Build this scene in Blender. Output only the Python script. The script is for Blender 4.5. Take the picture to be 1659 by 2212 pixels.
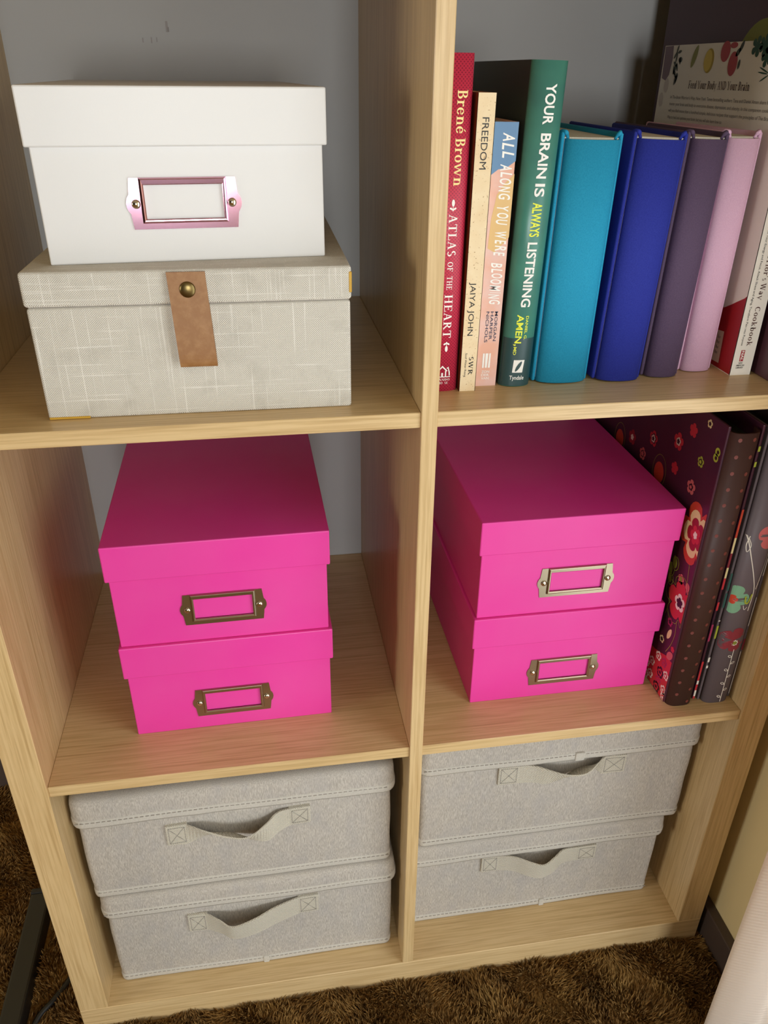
import bpy, bmesh, math, random
import numpy as np
from mathutils import Vector, Matrix, noise
PI = math.pi
for o in list(bpy.data.objects): bpy.data.objects.remove(o, do_unlink=True)
SC = bpy.context.scene
COL = SC.collection
random.seed(7)

def lin(h):
    h = h.lstrip('#'); r = []
    for i in (0, 2, 4):
        c = int(h[i:i+2], 16) / 255
        r.append(c / 12.92 if c <= .04045 else ((c + .055) / 1.055) ** 2.4)
    return (*r, 1.0)

# ------------------------------------------------------------------ camera, world, daylight, exposure
cam = bpy.data.cameras.new('camera'); camo = bpy.data.objects.new('camera', cam); COL.objects.link(camo)
camo.location = (-.12274, -.54241, .91941)
camo.rotation_euler = (1.06187, -.00947, -.15632)
cam.sensor_fit = 'VERTICAL'; cam.sensor_height = 24.0; cam.lens = 1702.97 / 2212 * 24.0
cam.clip_start = .01
SC.camera = camo

wd = bpy.data.worlds.new('sky'); SC.world = wd; wd.use_nodes = True
wd.node_tree.nodes['Background'].inputs[0].default_value = (.80, .90, 1.0, 1)
wd.node_tree.nodes['Background'].inputs[1].default_value = .05

def area(name, loc, rot, sx, sy, power, col):
    l = bpy.data.lights.new(name, 'AREA'); l.shape = 'RECTANGLE'; l.size = sx; l.size_y = sy
    l.energy = power; l.color = col
    o = bpy.data.objects.new(name, l); COL.objects.link(o); o.location = loc; o.rotation_euler = rot
    return o
# daylight falling through the window in the right-hand wall
WY0, WY1, WZ0, WZ1 = -.95, -.20, -.01, 1.25
area('window_daylight', (.470, (WY0+WY1)/2, (WZ0+WZ1)/2), (0, PI/2, 0), WZ1-WZ0-.02, WY1-WY0-.02, 6.3, (.93, .98, 1))
# the second window, in the wall behind the photographer
VX0, VX1, VZ0, VZ1, VY = -.45, .30, .45, 1.35, -3.6
area('far_window_daylight', ((VX0+VX1)/2, VY-.04, (VZ0+VZ1)/2), (PI/2, 0, 0), VX1-VX0-.02, VZ1-VZ0-.02, 44, (.94, .98, 1))
# the third window, in the left-hand wall, throws a raking light on the right wall and the curtain
UY0, UY1, UZ0, UZ1, UX = -1.35, -.45, .45, 1.45, -3.2
area('left_window_daylight', (UX-.04, (UY0+UY1)/2, (UZ0+UZ1)/2), (0, -PI/2, 0), UZ1-UZ0-.02, UY1-UY0-.02, 23, (1, .96, .88))

vs = SC.view_settings
vs.view_transform = 'Standard'; vs.look = 'None'; vs.gamma = 1; vs.use_curve_mapping = False
vs.exposure = 0.44

# ------------------------------------------------------------------ helpers: objects
ORG = {}
def link(o, parent=None):
    COL.objects.link(o)
    if parent is not None: o.parent = parent
    return o
def tag(o, label, cat, group=None):
    o['label'] = label; o['category'] = cat
    if group: o['group'] = group
    return o
def thing(name, label, cat, loc, group=None, rz=0, lean=0, local=False):
    o = bpy.data.objects.new(name, None); link(o); o.empty_display_size = .02
    o.location = loc; o.rotation_euler = (0, lean, rz)
    ORG[o.name] = Vector((0, 0, 0)) if local else Vector(loc)
    return tag(o, label, cat, group)
class MB:
    def __init__(s): s.v = []; s.f = []; s.m = []; s.sm = []
    def add(s, vs, fs, m=0, smooth=False):
        n = len(s.v); s.v += [tuple(p) for p in vs]
        for f in fs: s.f.append([i + n for i in f]); s.m.append(m); s.sm.append(smooth)
        return s
    def box(s, x0, x1, y0, y1, z0, z1, m=0, bev=0, seg=2):
        bm = bmesh.new(); bmesh.ops.create_cube(bm, size=1)
        for v in bm.verts: v.co = Vector(((x0+x1)/2 + v.co.x*(x1-x0), (y0+y1)/2 + v.co.y*(y1-y0), (z0+z1)/2 + v.co.z*(z1-z0)))
        if bev > 0: bmesh.ops.bevel(bm, geom=bm.edges[:], offset=bev, segments=seg, profile=.5, affect='EDGES')
        return s.bm(bm, m)
    def bm(s, bm, m=0, smooth=False):
        bm.verts.index_update()
        s.add([v.co.copy() for v in bm.verts], [[v.index for v in f.verts] for f in bm.faces], m, smooth); bm.free(); return s
    def loft(s, rings, m=0, closed=True, cap=True, smooth=True):
        n = len(rings[0]); vs = [p for r in rings for p in r]; fs = []
        for i in range(len(rings)-1):
            for j in range(n if closed else n-1):
                k = (j+1) % n; fs.append([i*n+j, i*n+k, (i+1)*n+k, (i+1)*n+j])
        s.add(vs, fs, m, smooth)
        if cap:
            s.add(rings[0], [list(range(n))[::-1]], m); s.add(rings[-1], [list(range(n))], m)
        return s
    def tube(s, pts, r, m=0, n=8, cap=True):
        pts = [Vector(p) for p in pts]; rings = []
        for i, p in enumerate(pts):
            t = (pts[min(i+1, len(pts)-1)] - pts[max(i-1, 0)]).normalized()
            a = t.orthogonal().normalized() if i == 0 else (a - t*a.dot(t)).normalized()
            b = t.cross(a); rr = r[i] if isinstance(r, (list, tuple)) else r
            rings.append([p + (a*math.cos(2*PI*k/n) + b*math.sin(2*PI*k/n))*rr for k in range(n)])
        return s.loft(rings, m, True, cap)
    def map(s, fn): s.v = [tuple(fn(*p)) for p in s.v]; return s
def obj(name, mb, mats, parent=None, fix=True):
    me = bpy.data.meshes.new(name)
    og = ORG.get(parent.name, Vector((0, 0, 0))) if parent is not None else Vector((0, 0, 0))
    me.from_pydata([(p[0]-og.x, p[1]-og.y, p[2]-og.z) for p in mb.v], [], mb.f)
    if not isinstance(mats, (list, tuple)): mats = [mats]
    for mt in mats: me.materials.append(mt)
    me.polygons.foreach_set('material_index', mb.m); me.polygons.foreach_set('use_smooth', mb.sm)
    if fix:
        bm = bmesh.new(); bm.from_mesh(me); bmesh.ops.remove_doubles(bm, verts=bm.verts, dist=1e-6)
        bmesh.ops.recalc_face_normals(bm, faces=bm.faces); bm.to_mesh(me); bm.free()
    me.update()
    o = bpy.data.objects.new(name, me); link(o, parent); ORG[o.name] = og
    return o
def struct(name, mb, mats):
    o = obj(name, mb, mats); o['kind'] = 'structure'; return o
def rrect(x0, x1, y0, y1, r, n=5):
    pts = []
    for cx, cy, a in ((x1-r, y1-r, 0), (x0+r, y1-r, PI/2), (x0+r, y0+r, PI), (x1-r, y0+r, 1.5*PI)):
        for k in range(n+1):
            t = a + k*PI/2/n; pts.append((cx + r*math.cos(t), cy + r*math.sin(t)))
    return pts
def cat(P, n=8):
    P = [Vector(p) for p in P]; Q = [P[0]*2-P[1]] + P + [P[-1]*2-P[-2]]; out = []
    for i in range(1, len(Q)-2):
        a, b, c, d = Q[i-1:i+3]
        for k in range(n):
            t = k/n; out.append(.5*((2*b) + (c-a)*t + (2*a-5*b+4*c-d)*t*t + (3*b-a-3*c+d)*t**3))
    return out + [P[-1]]

# ------------------------------------------------------------------ helpers: materials
def mat(name, col, rough=.6, metal=0, spec=.5):
    m = bpy.data.materials.new(name); m.use_nodes = True; nt = m.node_tree; b = nt.nodes['Principled BSDF']
    b.inputs['Base Color'].default_value = lin(col) if isinstance(col, str) else col
    b.inputs['Roughness'].default_value = rough; b.inputs['Metallic'].default_value = metal
    b.inputs['Specular IOR Level'].default_value = spec
    return m
class NT:
    def __init__(s, m): s.m = m; s.nt = m.node_tree; s.b = s.nt.nodes['Principled BSDF']; s.co = s.n('ShaderNodeTexCoord').outputs['Object']
    def n(s, t, **k):
        x = s.nt.nodes.new(t)
        for a, v in k.items(): setattr(x, a, v)
        return x
    def l(s, a, b): s.nt.links.new(a, b)
    def mp(s, sc=(1, 1, 1), rot=(0, 0, 0), src=None):
        x = s.n('ShaderNodeMapping'); x.inputs['Scale'].default_value = sc; x.inputs['Rotation'].default_value = rot
        s.l(src or s.co, x.inputs[0]); return x.outputs[0]
    def noise(s, vec, scale, detail=3, rough=.5):
        x = s.n('ShaderNodeTexNoise'); s.l(vec, x.inputs['Vector']); x.inputs['Scale'].default_value = scale
        x.inputs['Detail'].default_value = detail; x.inputs['Roughness'].default_value = rough; return x.outputs[0]
    def ramp(s, f, stops):
        x = s.n('ShaderNodeValToRGB'); e = x.color_ramp.elements
        while len(e) < len(stops): e.new(.5)
        for i, (p, c) in enumerate(stops): e[i].position = p; e[i].color = lin(c) if isinstance(c, str) else (c, c, c, 1)
        s.l(f, x.inputs[0]); return x.outputs[0]
    def mix(s, f, a, b, mode='MIX'):
        x = s.n('ShaderNodeMix', data_type='RGBA', blend_type=mode)
        for inp, v in ((x.inputs[0], f), (x.inputs[6], a), (x.inputs[7], b)):
            if isinstance(v, (int, float)): inp.default_value = v
            elif isinstance(v, str): inp.default_value = lin(v)
            elif isinstance(v, tuple): inp.default_value = v
            else: s.l(v, inp)
        return x.outputs[2]
    def math(s, op, a, b=0):
        x = s.n('ShaderNodeMath', operation=op)
        for i, v in enumerate((a, b)):
            if isinstance(v, (int, float)): x.inputs[i].default_value = v
            else: s.l(v, x.inputs[i])
        return x.outputs[0]
    def sep(s, v):
        x = s.n('ShaderNodeSeparateXYZ'); s.l(v, x.inputs[0]); return x.outputs
    def color(s, c): s.l(c, s.b.inputs['Base Color'])
    def bump(s, h, strength=.3, dist=.001):
        x = s.n('ShaderNodeBump'); x.inputs['Strength'].default_value = strength; x.inputs['Distance'].default_value = dist
        s.l(h, x.inputs['Height']); s.l(x.outputs[0], s.b.inputs['Normal'])

def wood(name, axis):
    m = mat(name, '#c8a877', .34, 0, .5); t = NT(m)
    st = {'x': (.06, 1, 1), 'z': (1, 1, .06), 'y': (1, .06, 1)}[axis]
    v = t.mp(st)
    broad = t.noise(v, 14, 4, .6); fine = t.noise(t.mp(tuple(a*1 if a == 1 else a*.5 for a in st)), 420, 3, .6)
    streak = t.noise(t.mp(tuple(a if a == 1 else a*.45 for a in st)), 330, 2, .5)
    base = t.ramp(broad, [(.3, '#d5b785'), (.5, '#d9bc8b'), (.72, '#ddc193')])
    c = t.mix(t.ramp(fine, [(.42, 0.0), (.62, .55)]), base, '#bc9b68')
    c = t.mix(t.ramp(streak, [(.58, 0.0), (.72, .50)]), c, '#a98754')
    t.color(c); t.bump(fine, .12, .0006)
    return m
M = {}
M['wood_x'] = wood('oak_grain_across', 'x'); M['wood_z'] = wood('oak_grain_upright', 'z')
def back_mat():
    m = mat('grey_back_board', '#a9a7a3', .6); t = NT(m)
    c = t.mix(t.ramp(t.noise(t.co, 5, 3), [(.35, 0.), (.7, 1.)]), '#aaa8a5', '#a19e9b')
    t.color(c); return m
M['back'] = back_mat()
def paper(name, col, rough=.42, bump=.05):
    m = mat(name, col, rough, 0, .4); t = NT(m)
    h = t.noise(t.co, 900, 3); t.bump(h, bump, .0004)
    c2 = t.mix(t.ramp(t.noise(t.co, 12, 3), [(.3, 0.), (.75, .03)]), col, '#ffffff'); t.color(c2)
    return m
M['pink'] = paper('hot_pink_paper', '#ec3da4'); M['pink_in'] = M['pink']
M['white'] = paper('white_paper', '#e2e1df', .38)
M['chrome'] = mat('chrome_pink_reflection', '#dba9bd', .12, 1); M['nickel'] = mat('antique_nickel', '#a89c84', .30, 1)  # pink reflection of clothing put into the chrome's base colour
M['rivet'] = mat('steel_rivet', '#d6cdbb', .15, 1)
def linen():
    m = mat('natural_linen', '#dcd6c8', .85, 0, .2); t = NT(m)
    wob = t.noise(t.co, 60, 2)
    x, y, z = t.sep(t.co)
    px = t.math('ADD', x, t.math('MULTIPLY', wob, .0012)); pz = t.math('ADD', z, t.math('MULTIPLY', wob, .0012))
    py = t.math('ADD', y, t.math('MULTIPLY', wob, .0012))
    K = 2*PI/.00150
    sx = t.math('SINE', t.math('MULTIPLY', px, K)); sz = t.math('SINE', t.math('MULTIPLY', t.math('ADD', pz, py), K))
    weave = t.math('MULTIPLY', sx, sz)
    slub_v = t.noise(t.mp((1, 1, .02)), 620, 2); slub_h = t.noise(t.mp((.02, 1, 1)), 620, 2)
    c = t.ramp(t.math('MULTIPLY_ADD', weave, .5), [(0, '#dbd5c6'), (1, '#dbd5c6')])
    wv = t.math('ADD', t.math('MULTIPLY', weave, .5), .5)
    c = t.mix(t.ramp(wv, [(.05, 1.), (.50, 0.)]), '#ddd8cd', '#938c7e')
    c = t.mix(t.ramp(slub_v, [(.62, 0.), (.70, .75)]), c, '#e6e2d9')
    c = t.mix(t.ramp(slub_h, [(.62, 0.), (.70, .75)]), c, '#e6e2d9')
    c = t.mix(t.ramp(t.noise(t.co, 55, 4), [(.52, 0.), (.75, .35)]), c, '#a9a498')
    t.color(c); t.bump(wv, .5, .0006); return m
M['linen'] = linen()
def leather():
    m = mat('tan_leather', '#9a6b40', .5); t = NT(m)
    n1 = t.noise(t.co, 140, 5, .65)
    t.color(t.mix(t.ramp(n1, [(.45, 0.), (.7, .6)]), '#93663a', '#ab8052')); t.bump(n1, .25, .0006); return m
M['leather'] = leather(); M['brass'] = mat('aged_brass', '#7d6c45', .35, 1)
M['glue'] = mat('dried_yellow_glue', '#c79a2c', .5)
def heather():
    m = mat('grey_heather_fabric', '#b9b4ac', .95, 0, .15); t = NT(m)
    n = t.noise(t.mp((1, 1, .12)), 1700, 3, .6); n2 = t.noise(t.mp((1, 1, .5)), 60, 3)
    c = t.mix(t.ramp(n, [(.40, 0.), (.63, 1.)]), '#aaa39a', '#cac4ba')
    c = t.mix(t.ramp(n2, [(.45, 0.), (.75, .4)]), c, '#a8a5a5'); t.color(c); t.bump(n, .35, .0004); return m
M['fabric'] = heather()
def webbing():
    m = mat('cream_webbing', '#d9d3c3', .9, 0, .2); t = NT(m); x, y, z = t.sep(t.co)
    K = 2*PI/.0022
    w = t.math('MULTIPLY', t.math('SINE', t.math('MULTIPLY', x, K)), t.math('SINE', t.math('MULTIPLY', t.math('ADD', z, y), K)))
    wv = t.math('ADD', t.math('MULTIPLY', w, .5), .5)
    t.color(t.mix(wv, '#c4bdac', '#e2dccd')); t.bump(wv, .8, .0010); return m
M['web'] = webbing(); M['binding'] = None
def bindingm():
    m = mat('pale_grey_binding_tape', '#c3bfb6', .9, 0, .2); t = NT(m); n = t.noise(t.co, 700, 3)
    t.color(t.mix(n, '#b5b0a6', '#d3cec4')); t.bump(n, .6, .0007); return m
M['binding'] = bindingm(); M['thread'] = mat('grey_thread', '#9d978e', .9)
M['shadowfab'] = M['fabric']
def pages():
    m = mat('cream_page_edges', '#d8cfbb', .9); t = NT(m)
    n = t.noise(t.mp((1, .02, .02)), 2500, 2); t.color(t.mix(n, '#c9bea6', '#e6dfcf')); return m
M['pages'] = pages()
def cloth(name, col, col2):
    m = mat(name, col, .8, 0, .25); t = NT(m); n = t.noise(t.mp((1, 1, .6)), 1500, 2)
    t.color(t.mix(t.ramp(n, [(.35, 0.), (.65, 1.)]), col, col2)); t.bump(n, .25, .0004); return m
M['teal'] = cloth('teal_bookcloth', '#2292b8', '#2a9cc2'); M['blue'] = cloth('royal_blue_bookcloth', '#26308f', '#2c379a')
M['plum'] = cloth('dusky_plum_bookcloth', '#57465f', '#5e4d66'); M['rose'] = cloth('pale_pink_bookcloth', '#dfb3cf', '#e6bdd6')
def red_dots():
    m = mat('red_dotted_jacket', '#c22f48', .45); t = NT(m)
    v = t.n('ShaderNodeTexVoronoi'); v.inputs['Scale'].default_value = 560; v.inputs['Randomness'].default_value = 0
    t.l(t.mp((1, .0, 1), (0, PI/4, 0)), v.inputs['Vector'])
    t.color(t.mix(t.ramp(v.outputs['Distance'], [(.22, 1.), (.34, 0.)]), '#c62f4a', '#94203a')); return m
M['red'] = red_dots()
def speckle():
    m = mat('cream_speckled_cover', '#ecd6ad', .6); t = NT(m); n = t.noise(t.co, 650, 3)
    n2 = t.noise(t.co, 90, 3)
    c = t.mix(t.ramp(n2, [(.35, 0.), (.7, .5)]), '#efdbb4', '#e3c492')
    t.color(t.mix(t.ramp(n, [(.64, 0.), (.69, .8)]), c, '#a8814f')); return m
M['cream'] = speckle()
M['brown_cover'] = mat('russet_cover', '#7c3f26', .5)
def peach():
    m = mat('peach_watercolour_cover', '#e9b59b', .45); t = NT(m); n = t.noise(t.co, 45, 4)
    t.color(t.mix(t.ramp(n, [(.38, 0.), (.62, .8)]), '#e6ad93', '#e5c1b8')); return m
M['peach'] = peach(); M['skyblue'] = mat('slate_blue_print', '#5d86ad', .45); M['yellow_wash'] = mat('ochre_wash_print', '#dfb877', .45)
def green():
    m = mat('green_jacket', '#3f7a6c', .33); t = NT(m)
    n = t.noise(t.co, 28, 3)
    t.color(t.mix(t.ramp(n, [(.4, 0.), (.7, .6)]), '#4a8b7a', '#3d6e69')); return m
M['green_back'] = mat('shade_darkened_green_jacket', '#26332e', .4); M['green'] = green(); M['green_dark'] = mat('dark_green_band_print', '#2c4a4c', .35)  # back cover's green darkened to carry the shade on that side
def flat(n, c, r=.5): M[n] = mat(n.replace(' ', '_'), c, r); return M[n]
flat('ink_white', '#f4f1ea'); flat('ink_gold', '#f3dc93'); flat('ink_black', '#1c1916'); flat('ink_navy', '#33344f')
flat('ink_yellow', '#eaf03a'); flat('ink_red', '#a8323c'); flat('ink_brown', '#5a3a33'); flat('ink_grey', '#77706a')
M['cook_white'] = mat('ivory_cover', '#ece6da', .45); M['cook_tan'] = mat('tan_worn_cover', '#d8bfa6', .5); M['cook_red'] = mat('crimson_print', '#a3191f', .4)
M['album_plum'] = mat('dark_plum_album', '#52303a', .42); M['olive'] = mat('olive_green_print', '#8d9130', .5)
def plum_cover():
    m = mat('aubergine_cover', '#4a2230', .35); t = NT(m); n = t.noise(t.co, 16, 3)
    t.color(t.mix(t.ramp(n, [(.35, 0.), (.7, 1.)]), '#4d2130', '#3d1e33')); return m
M['aub'] = plum_cover(); M['spine_brown'] = mat('dark_brown_spine', '#3f221d', .55); M['dot_brown'] = mat('russet_dot_print', '#75362f', .5)
M['grey_cover'] = mat('warm_grey_cover', '#665b60', .55); M['card'] = mat('dark_green_card', '#2e3a34', .7)
for n, c in dict(f_red='#c9313c', f_orange='#c8452f', f_cream='#ead9a0', f_dred='#9c1f2c', f_green='#8c9436', f_pink='#cf6a6c', f_mag='#a82f5c', f_teal='#2f5c55', f_mint='#7fb08f', f_maroon='#8a2a38', f_lime='#a8b23c', f_white='#efe8dc', f_dark='#2c1420').items():
    M[n] = mat(n.replace('f_', 'print_'), c, .42)
M['garlic'] = mat('print_garlic', '#cfc5bd', .5); M['onion'] = mat('print_onion', '#7c6470', .5); M['herb'] = mat('print_herb', '#3d4234', .5); M['pepper'] = mat('print_pepper', '#8a8a3c', .5)
M['lemon'] = mat('print_lemon', '#d8bf4e', .5); M['lemon_rim'] = mat('print_lemon_rim', '#b39a2c', .5); M['tomato'] = mat('print_tomato', '#b03f44', .5); M['parsley'] = mat('print_parsley', '#1f4a34', .5)
def wallm(name, col):
    m = mat(name, col, .75, 0, .2); t = NT(m); n = t.noise(t.co, 300, 4); t.bump(n, .15, .001)
    t.color(t.mix(t.ramp(t.noise(t.co, 4, 2), [(.3, 0.), (.7, .25)]), col, '#ffffff' if 0 else '#d9c48e')); return m
M['wall'] = wallm('cream_yellow_paint', '#ead8a6'); M['ceil'] = mat('ceiling_low_bounce', '#b9b09e', .8)  # unseen ceiling toned down to beige to lessen its bounce light
M['wall_low_bounce'] = mat('unseen_wall_low_bounce', '#4a3524', .5); M['base'] = mat('dark_brown_skirting', '#4d4039', .45)  # dark brown made up for the unseen walls to cut bounce light
def carpetm():
    m = mat('brown_shag_carpet', '#6d4a25', .95, 0, .1); t = NT(m)
    n = t.noise(t.co, 26, 4, .6); n2 = t.noise(t.co, 240, 2)
    c = t.ramp(n, [(.3, '#4c3016'), (.5, '#7a5527'), (.7, '#9c7a45')])
    t.color(t.mix(t.ramp(n2, [(.35, .0), (.7, .55)]), c, '#b08f5c')); return m
M['carpet'] = carpetm()
def curtainm():
    m = mat('cream_curtain_cloth', '#fbf0e6', .9, 0, .1); t = NT(m); x, y, z = t.sep(t.co)
    K = 2*PI/.0045
    w = t.math('SINE', t.math('MULTIPLY', t.math('ADD', t.math('MULTIPLY', y, 1.0), t.math('MULTIPLY', z, 1.0)), K))
    t.bump(w, .25, .0008)
    tr = t.n('ShaderNodeBsdfTranslucent'); tr.inputs[0].default_value = lin('#fdf1e4')
    mx = t.n('ShaderNodeMixShader'); mx.inputs[0].default_value = .35
    t.l(t.b.outputs[0], mx.inputs[1]); t.l(tr.outputs[0], mx.inputs[2])
    out = [n for n in t.nt.nodes if n.type == 'OUTPUT_MATERIAL'][0]; t.l(mx.outputs[0], out.inputs[0]); return m
M['curtain'] = curtainm(); M['black'] = mat('black_powder_coat', '#131211', .4); M['cable'] = mat('black_rubber', '#161514', .5)
M['frame_white'] = mat('window_white', '#e9e7e2', .4)

# ------------------------------------------------------------------ dimensions of the bookcase
td, T, ts, Tb, W, H, D, REC = .0126, .0306, .0125, .038, .3354, .335, .361, .0026
DL, DR = -td/2, td/2; LI, LO = DL-W, DL-W-T; RI, RO = DR+W, DR+W+T
Z1, Z2 = H+ts, 2*H+2*ts; ZTOP = 3*H+2*ts; FZ = -Tb
YB = D + .014                        # back of the case, against the wall

# ------------------------------------------------------------------ the room
RX0, RX1, RY0, RY1, RZ = -3.2, .392, -3.6, .392, 2.40
struct('floor', MB().box(RX0, RX1, RY0, RY1, FZ-.05, FZ), M['carpet'])
struct('ceiling', MB().box(RX0, RX1, RY0, RY1, RZ, RZ+.05), M['ceil'])
struct('wall_back', MB().box(RX0-.1, RX1+.1, RY1, RY1+.1, FZ-.05, RZ+.05), M['wall'])
mb = MB(); mb.box(RX0-.1, RX0, RY0, UY0, FZ-.05, RZ+.05); mb.box(RX0-.1, RX0, UY1, RY1, FZ-.05, RZ+.05)
mb.box(RX0-.1, RX0, UY0, UY1, FZ-.05, UZ0); mb.box(RX0-.1, RX0, UY0, UY1, UZ1, RZ+.05)
struct('wall_left', mb, M['wall_low_bounce'])
mb = MB()
for a, b, c, d in ((UY0, UY0+.04, UZ0, UZ1), (UY1-.04, UY1, UZ0, UZ1), (UY0+.04, UY1-.04, UZ0, UZ0+.04), (UY0+.04, UY1-.04, UZ1-.04, UZ1)):
    mb.box(RX0-.030, RX0-.012, a, b, c, d)
struct('window_3', mb, M['frame_white'])
mb = MB(); mb.box(RX0-.1, VX0, RY0-.1, RY0, FZ-.05, RZ+.05); mb.box(VX1, RX1+.1, RY0-.1, RY0, FZ-.05, RZ+.05)
mb.box(VX0, VX1, RY0-.1, RY0, FZ-.05, VZ0); mb.box(VX0, VX1, RY0-.1, RY0, VZ1, RZ+.05)
struct('wall_front', mb, M['wall_low_bounce'])
mb = MB()
for a, b, c, d in ((VX0, VX0+.04, VZ0, VZ1), (VX1-.04, VX1, VZ0, VZ1), (VX0+.04, VX1-.04, VZ0, VZ0+.04), (VX0+.04, VX1-.04, VZ1-.04, VZ1)):
    mb.box(a, b, RY0-.030, RY0-.012, c, d)
struct('window_2', mb, M['frame_white'])
mb = MB(); X0, X1 = RX1, RX1+.1
mb.box(X0, X1, WY1, RY1, FZ-.05, RZ+.05); mb.box(X0, X1, RY0, WY0, FZ-.05, RZ+.05)
mb.box(X0, X1, WY0, WY1, FZ-.05, WZ0); mb.box(X0, X1, WY0, WY1, WZ1, RZ+.05)
struct('wall_right', mb, M['wall'])
mb = MB()
for a, b, c, d in ((WY0, WY0+.04, WZ0, WZ1), (WY1-.04, WY1, WZ0, WZ1), (WY0+.04, WY1-.04, WZ0, WZ0+.04), (WY0+.04, WY1-.04, WZ1-.04, WZ1)):
    mb.box(X0+.012, X0+.05, a, b, c, d)
struct('window_1', mb, M['frame_white'])
mb = MB(); mb.box(.3795, RX1, -1.6, RY1, FZ, .0125, bev=.0015)
struct('baseboard_right', mb, M['base'])
struct('baseboard_back', MB().box(RX0, LO-.004, .3795, RY1, FZ, .062, bev=.0015), M['base'])

# ------------------------------------------------------------------ bookcase
bc = thing('bookcase', 'light oak cube bookcase standing on brown carpet, holding boxes and books', 'bookcase', (0, D/2, FZ))
B = .0006
def board(name, x0, x1, y0, y1, z0, z1, m):
    return obj(name, MB().box(x0, x1, y0, y1, z0, z1, 0, B, 1), m, bc)
board('bottom_panel', LO, RO, 0, YB, FZ, 0, M['wood_x'])
board('top_panel', LO, RO, 0, YB, ZTOP, ZTOP+Tb, M['wood_x'])
board('side_panel', LO, LI, 0, YB, 0, ZTOP, M['wood_z'])
board('side_panel', RI, RO, 0, YB, 0, ZTOP, M['wood_z'])
board('divider', DL, DR, 0, D, 0, ZTOP, M['wood_z'])
for z in (H, 2*H+ts):
    board('shelf', LI, DL, REC, D, z, z+ts, M['wood_x']); board('shelf', DR, RI, REC, D, z, z+ts, M['wood_x'])
bp = MB().box(LI, RI, D, D+.004, 0, ZTOP)
obj('back_panel', bp, M['back'], bc)
# faint scuff marks on the back board of the upper compartment
mk = MB()
for (x, z, w, h) in ((-.1905, .9553, .0022, .009), (-.189, .953, .0012, .004), (-.214, .944, .0012, .004), (-.206, .944, .0012, .005), (-.201, .9445, .001, .004)):
    mk.box(x-w/2, x+w/2, D-.0003, D+.0005, z-h/2, z+h/2)
obj('scuff_mark', mk, mat('scuff', '#98928e', .7), bc)

# ------------------------------------------------------------------ lettering
TXT = {}
def text2d(body, bold=0, shear=0):
    key = (body, bold, shear)
    if key in TXT: return TXT[key]
    cu = bpy.data.curves.new('lettering', 'FONT'); cu.body = body; cu.offset = bold; cu.shear = shear; cu.resolution_u = 3
    o = bpy.data.objects.new('lettering', cu); COL.objects.link(o)
    dg = bpy.context.evaluated_depsgraph_get(); me = bpy.data.meshes.new_from_object(o.evaluated_get(dg))
    vs = [(v.co.x, v.co.y) for v in me.vertices]; fs = [list(p.vertices) for p in me.polygons]
    bpy.data.objects.remove(o, do_unlink=True); bpy.data.curves.remove(cu); bpy.data.meshes.remove(me)
    TXT[key] = (vs, fs); return vs, fs
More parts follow.
